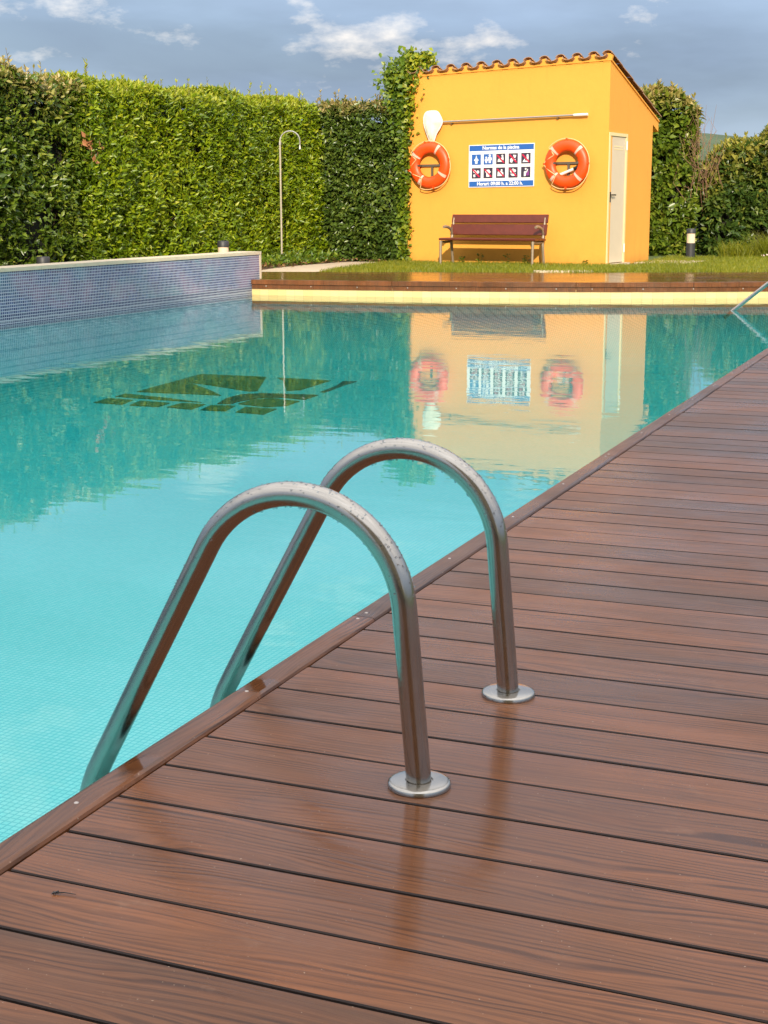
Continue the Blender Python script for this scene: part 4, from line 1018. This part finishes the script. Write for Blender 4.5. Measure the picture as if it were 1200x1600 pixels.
pts = np.stack([px[k], py[k], np.full(k.sum(), -.015)], 1)
go = blades('grass', pts, .030, .075, M_GRASS, 3); stuff(go); tag(go, 'short sunlit lawn grass between the far deck and the pool house', 'grass')
m = MB(); m.add([(-9.9, 17.7, -.009), (-8.7, 17.62, -.009), (-7.9, 18.2, -.009), (-8.1, 20.0, -.009), (-8.2, 21.7, -.009), (-7.9, 22.1, -.009), (-9.9, 22.3, -.009)], [(0, 1, 2, 3, 4, 5, 6)]); struct(m.build('soil', M_SOIL))
path = struct(empty('path'))
slabs = [[(-8.72, 17.62), (-7.80, 17.90), (-7.86, 18.62), (-8.85, 18.40)], [(-8.85, 18.43), (-7.87, 18.65), (-8.00, 19.40), (-8.98, 19.25)], [(-8.98, 19.28), (-8.02, 19.43), (-8.12, 20.25), (-9.02, 20.15)], [(-9.0, 20.18), (-8.14, 20.28), (-8.22, 21.05), (-8.95, 21.1)], [(-8.93, 21.13), (-8.24, 21.08), (-8.26, 21.60), (-8.8, 21.65)]]
for P in slabs: MB().prism(P, -.03, -.002 + rnd.uniform(-.002, .003)).build('paving_slab', M_SLAB, path)
for P in ([(-4.72, 18.70), (-3.95, 19.05), (-4.05, 19.42), (-4.85, 19.08)], [S2W(WL + .12, 1.0), S2W(WL + .95, 1.05), S2W(WL + .95, 2.25), S2W(WL + .12, 2.2)]):
    MB().prism(P, -.03, .012).build('paving_slab', M_SLAB, path)
# leaf litter under the hedges
r = np.random.RandomState(9); n = 900
P = np.stack([r.uniform(-9.75, -8.2, n), r.uniform(17.9, 22.0, n), np.full(n, .0)], 1); P = P[(P[:, 0] < -8.95 + .1 * r.randn(n)) | (P[:, 1] > 21.5)]; n = len(P)
P[:, 2] = .01 + .03 * r.rand(n)
lo = leaves('leaf_litter', P, r.randn(n, 3) * np.array([1, 1, .25]), r.randn(n, 3) * .3 + np.array([0, 0, 1]), .05 + .05 * r.rand(n), np.full(n, .45), M_LITTER, r.rand(n)); stuff(lo); tag(lo, 'dry brown leaf litter on the soil under the corner hedge', 'leaf litter')
# low groundcover in front of the laurel foot
n = 2600; P = np.stack([r.uniform(-9.7, -9.05, n), r.uniform(14.0, 21.7, n), np.zeros(n)], 1); P[:, 2] = r.rand(n) * .22 * (1 - (P[:, 0] + 9.7) / 1.2)
gc = leaves('ground_cover', P, r.randn(n, 3) * .6 + np.array([.5, -.2, .6]), r.randn(n, 3) * .5 + np.array([.3, -.3, 1]), .06 + .06 * r.rand(n), np.full(n, .45), M_IVY, r.rand(n) * .8, None); stuff(gc); tag(gc, 'low green leafy plants along the foot of the laurel hedge', 'ground cover')
# ornamental grass tufts and flowers at the right
for k, (x, y, h, lb) in enumerate(((-3.02, 25.75, .36, 'yellow-green grass tuft right beside the bollard light'), (-2.45, 25.95, .55, 'taller feathery grass tuft standing in front of the shrub row'))):
    g_ = empty('grass_tuft', (x, y, 0)); tag(g_, lb, 'grass tuft', 'ornamental grass tufts')
    a = r.rand(520) * 6.283; q = np.sqrt(r.rand(520)) * .30
    stuff(blades('blades', np.stack([q * np.cos(a), q * np.sin(a) * .6, np.full(520, -.02)], 1), h * .5, h, M_GRASS, k + 40, .005, .5, g_))
fl = empty('flower_patch', (-1.85, 25.9, 0)); tag(fl, 'low mound of small pale pink flowers at the right edge of the lawn', 'flowers')
n = 900; a = r.rand(n) * 6.283; q = np.sqrt(r.rand(n)); P = np.stack([q * np.cos(a) * .75, q * np.sin(a) * .35, .24 * (1 - q ** 2) * r.rand(n) ** .5], 1)
stuff(leaves('foliage', P, r.randn(n, 3) + np.array([0, 0, .5]), r.randn(n, 3) * .5 + np.array([0, 0, 1]), .05 + .04 * r.rand(n), np.full(n, .4), M_ELAEAG2, r.rand(n), None, fl))
n = 150; a = r.rand(n) * 6.283; q = np.sqrt(r.rand(n)); P = np.stack([q * np.cos(a) * .72, q * np.sin(a) * .33 - .03, .26 * (1 - q ** 2) + .02], 1)
m = MB()
for p_ in P:
    s = .016; m.add([(p_[0] + s * math.cos(j * 1.0472), p_[1] + s * .5 * math.sin(j * 1.0472), p_[2] + s * .8 * math.sin(j * 1.0472)) for j in range(6)], [(0, 1, 2, 3, 4, 5)])
stuff(m.build('petals', M_FLOWER, fl))

# ------------------------------------------------------------------ bollard lights and shower
def bollard(x, y, h, label, z0=0.0):
    e = empty('bollard_light', (x, y, z0)); tag(e, label, 'bollard light', 'garden bollard lights')
    m = MB(); m.lathe([(0, 0), (.095, 0), (.095, .012), (.080, .02), (.080, h - .255), (0, h - .255)], seg=24); m.build('post', M_LAMPBODY, e, True)
    m = MB(); m.lathe([(.074, h - .254), (.074, h - .085)], seg=24); m.build('lens', M_LENS, e, True)
    m = MB(); m.lathe([(0, h - .25), (.02, h - .245), (.02, h - .15), (.035, h - .10), (0, h - .09)], seg=12); m.build('bulb_holder', M_WHITE, e, True)
    m = MB(); m.lathe([(0, h - .084), (.082, h - .084), (.082, h - .012), (.072, h), (0, h + .004)], seg=24); m.build('cap', M_LAMPBODY, e, True)
bollard(-3.69, 25.05, .52, 'dark bollard light with pale lens on the lawn right of the pool house')
bollard(-8.62, 16.62, .465, 'bollard light peeping over the tiled wall near its right end')
bollard(-9.35, 13.40, .345, 'dark bollard light barely showing above the tiled wall at the far left')
sh = empty('garden_shower', (-9.42, 20.09, 0)); tag(sh, 'thin pale gooseneck shower pipe standing in front of the laurel hedge', 'shower')
m = MB(); pts = [(0, 0, 0), (0, 0, .7), (0, 0, 1.4), (0, 0, 1.93)]
m.tube(pts, .017, 10); m.build('riser', M_SHOWER, sh, True)
m = MB(); Rr = .155; pts = [(0, 0, 1.93)] + [(Rr - Rr * math.cos(k / 10 * math.pi), .3 * (Rr - Rr * math.cos(k / 10 * math.pi)), 1.96 + Rr * math.sin(k / 10 * math.pi)) for k in range(11)] + [(2 * Rr, .6 * Rr, 1.88)]
m.tube(pts, .012, 8); ab = m.build('arch', M_ALU, sh, True)
m = MB(); m.lathe([(0, .06), (.013, .06), (.016, .02), (.022, 0), (0, 0)], (2 * Rr, .6 * Rr, 1.83), 12); m.build('shower_head', M_ALU, sh, True)
m = MB(); m.lathe([(0, 1.90), (.024, 1.90), (.024, 1.95), (0, 1.95)], seg=12); m.build('collar', M_ALU, sh, True)
m = MB(); m.lathe([(0, 0), (.06, 0), (.058, .012), (0, .014)], seg=16); m.build('base_plate', M_ALU, sh, True)

# ------------------------------------------------------------------ hills and an unseen building added behind the viewer for shade
def m_hill():
    t = NT('wooded_hill'); p = t.pos()
    n = t.noise(p, .035, 8, .65); c = t.ramp(n, [(.35, (.045, .075, .035)), (.6, (.08, .115, .05)), (.8, (.13, .15, .07))])
    return t.done(t.bsdf(Base_Color=c, Roughness=1.0, Normal=t.bump(t.noise(p, .12, 6, .7), .8, 3.0)))
m = MB(); NA, NR = 90, 6; v = []
for i in range(NA + 1):
    az = RAD(-75 + 130 * i / NA)      # measured from +Y towards +X
    top = 34 + 9 * math.sin(3.1 * az + 1.1) + 5 * math.sin(9 * az) + 2.0 * math.sin(23 * az + 1) + 1.1 * math.sin(61 * az)
    for j in range(NR + 1):
        f_ = j / NR; R_ = 430 + 260 * f_; v.append((R_ * math.sin(az), R_ * math.cos(az), -2 + top * math.sin(f_ * math.pi / 2) + 1.2 * math.sin(37 * az + 5 * f_) * f_))
m.add(v, [(i * (NR + 1) + j, (i + 1) * (NR + 1) + j, (i + 1) * (NR + 1) + j + 1, i * (NR + 1) + j + 1) for i in range(NA) for j in range(NR)])
struct(m.build('hills', m_hill(), None, True))

bl = empty('shade_building', (7.3, -20, 0)); tag(bl, 'unseen beige building added behind the viewer to shade the near deck', 'building')
BH = 12.3
m = MB(); m.box(-6.4, 6.4, -8, 4, -.3, BH); m.build('wall', M_PLASTER, bl)
m = MB(); m.box(-6.7, 6.7, -8.4, 4.4, BH + .002, BH + .25); m.build('shade_building_roof', M_TILE, bl)
for fl_ in range(4):
    for c in range(5):
        m = MB(); m.box(-.6, .6, 0, .06, 0, 1.5); wo_ = m.build('shade_building_window', M_WHITE, bl); wo_.location = (-5 + 2.5 * c, 4.0, 1.0 + 3 * fl_)
        m = MB(); m.box(-.52, .52, .055, .07, .08, 1.42); m.build('pane', M_GLASSDARK, wo_)

# little twig and crumbs left on the near boards
tw_ = empty('twig', (.1108, -.040, .0012)); tag(tw_, 'tiny dark dried stalk lying on the nearest deck boards at lower left', 'twig')
m = MB(); m.tube([(0, 0, .001), (.012, .004, .002), (.030, .006, .0015)], [.0012, .0008, .0005], 5); m.tube([(-.003, -.004, .001), (.004, .003, .003)], .0012, 5); m.tube([(-.004, .002, .001), (.003, -.003, .002)], .0010, 5)
stuff(m.build('stalk', M_BLACK, tw_))
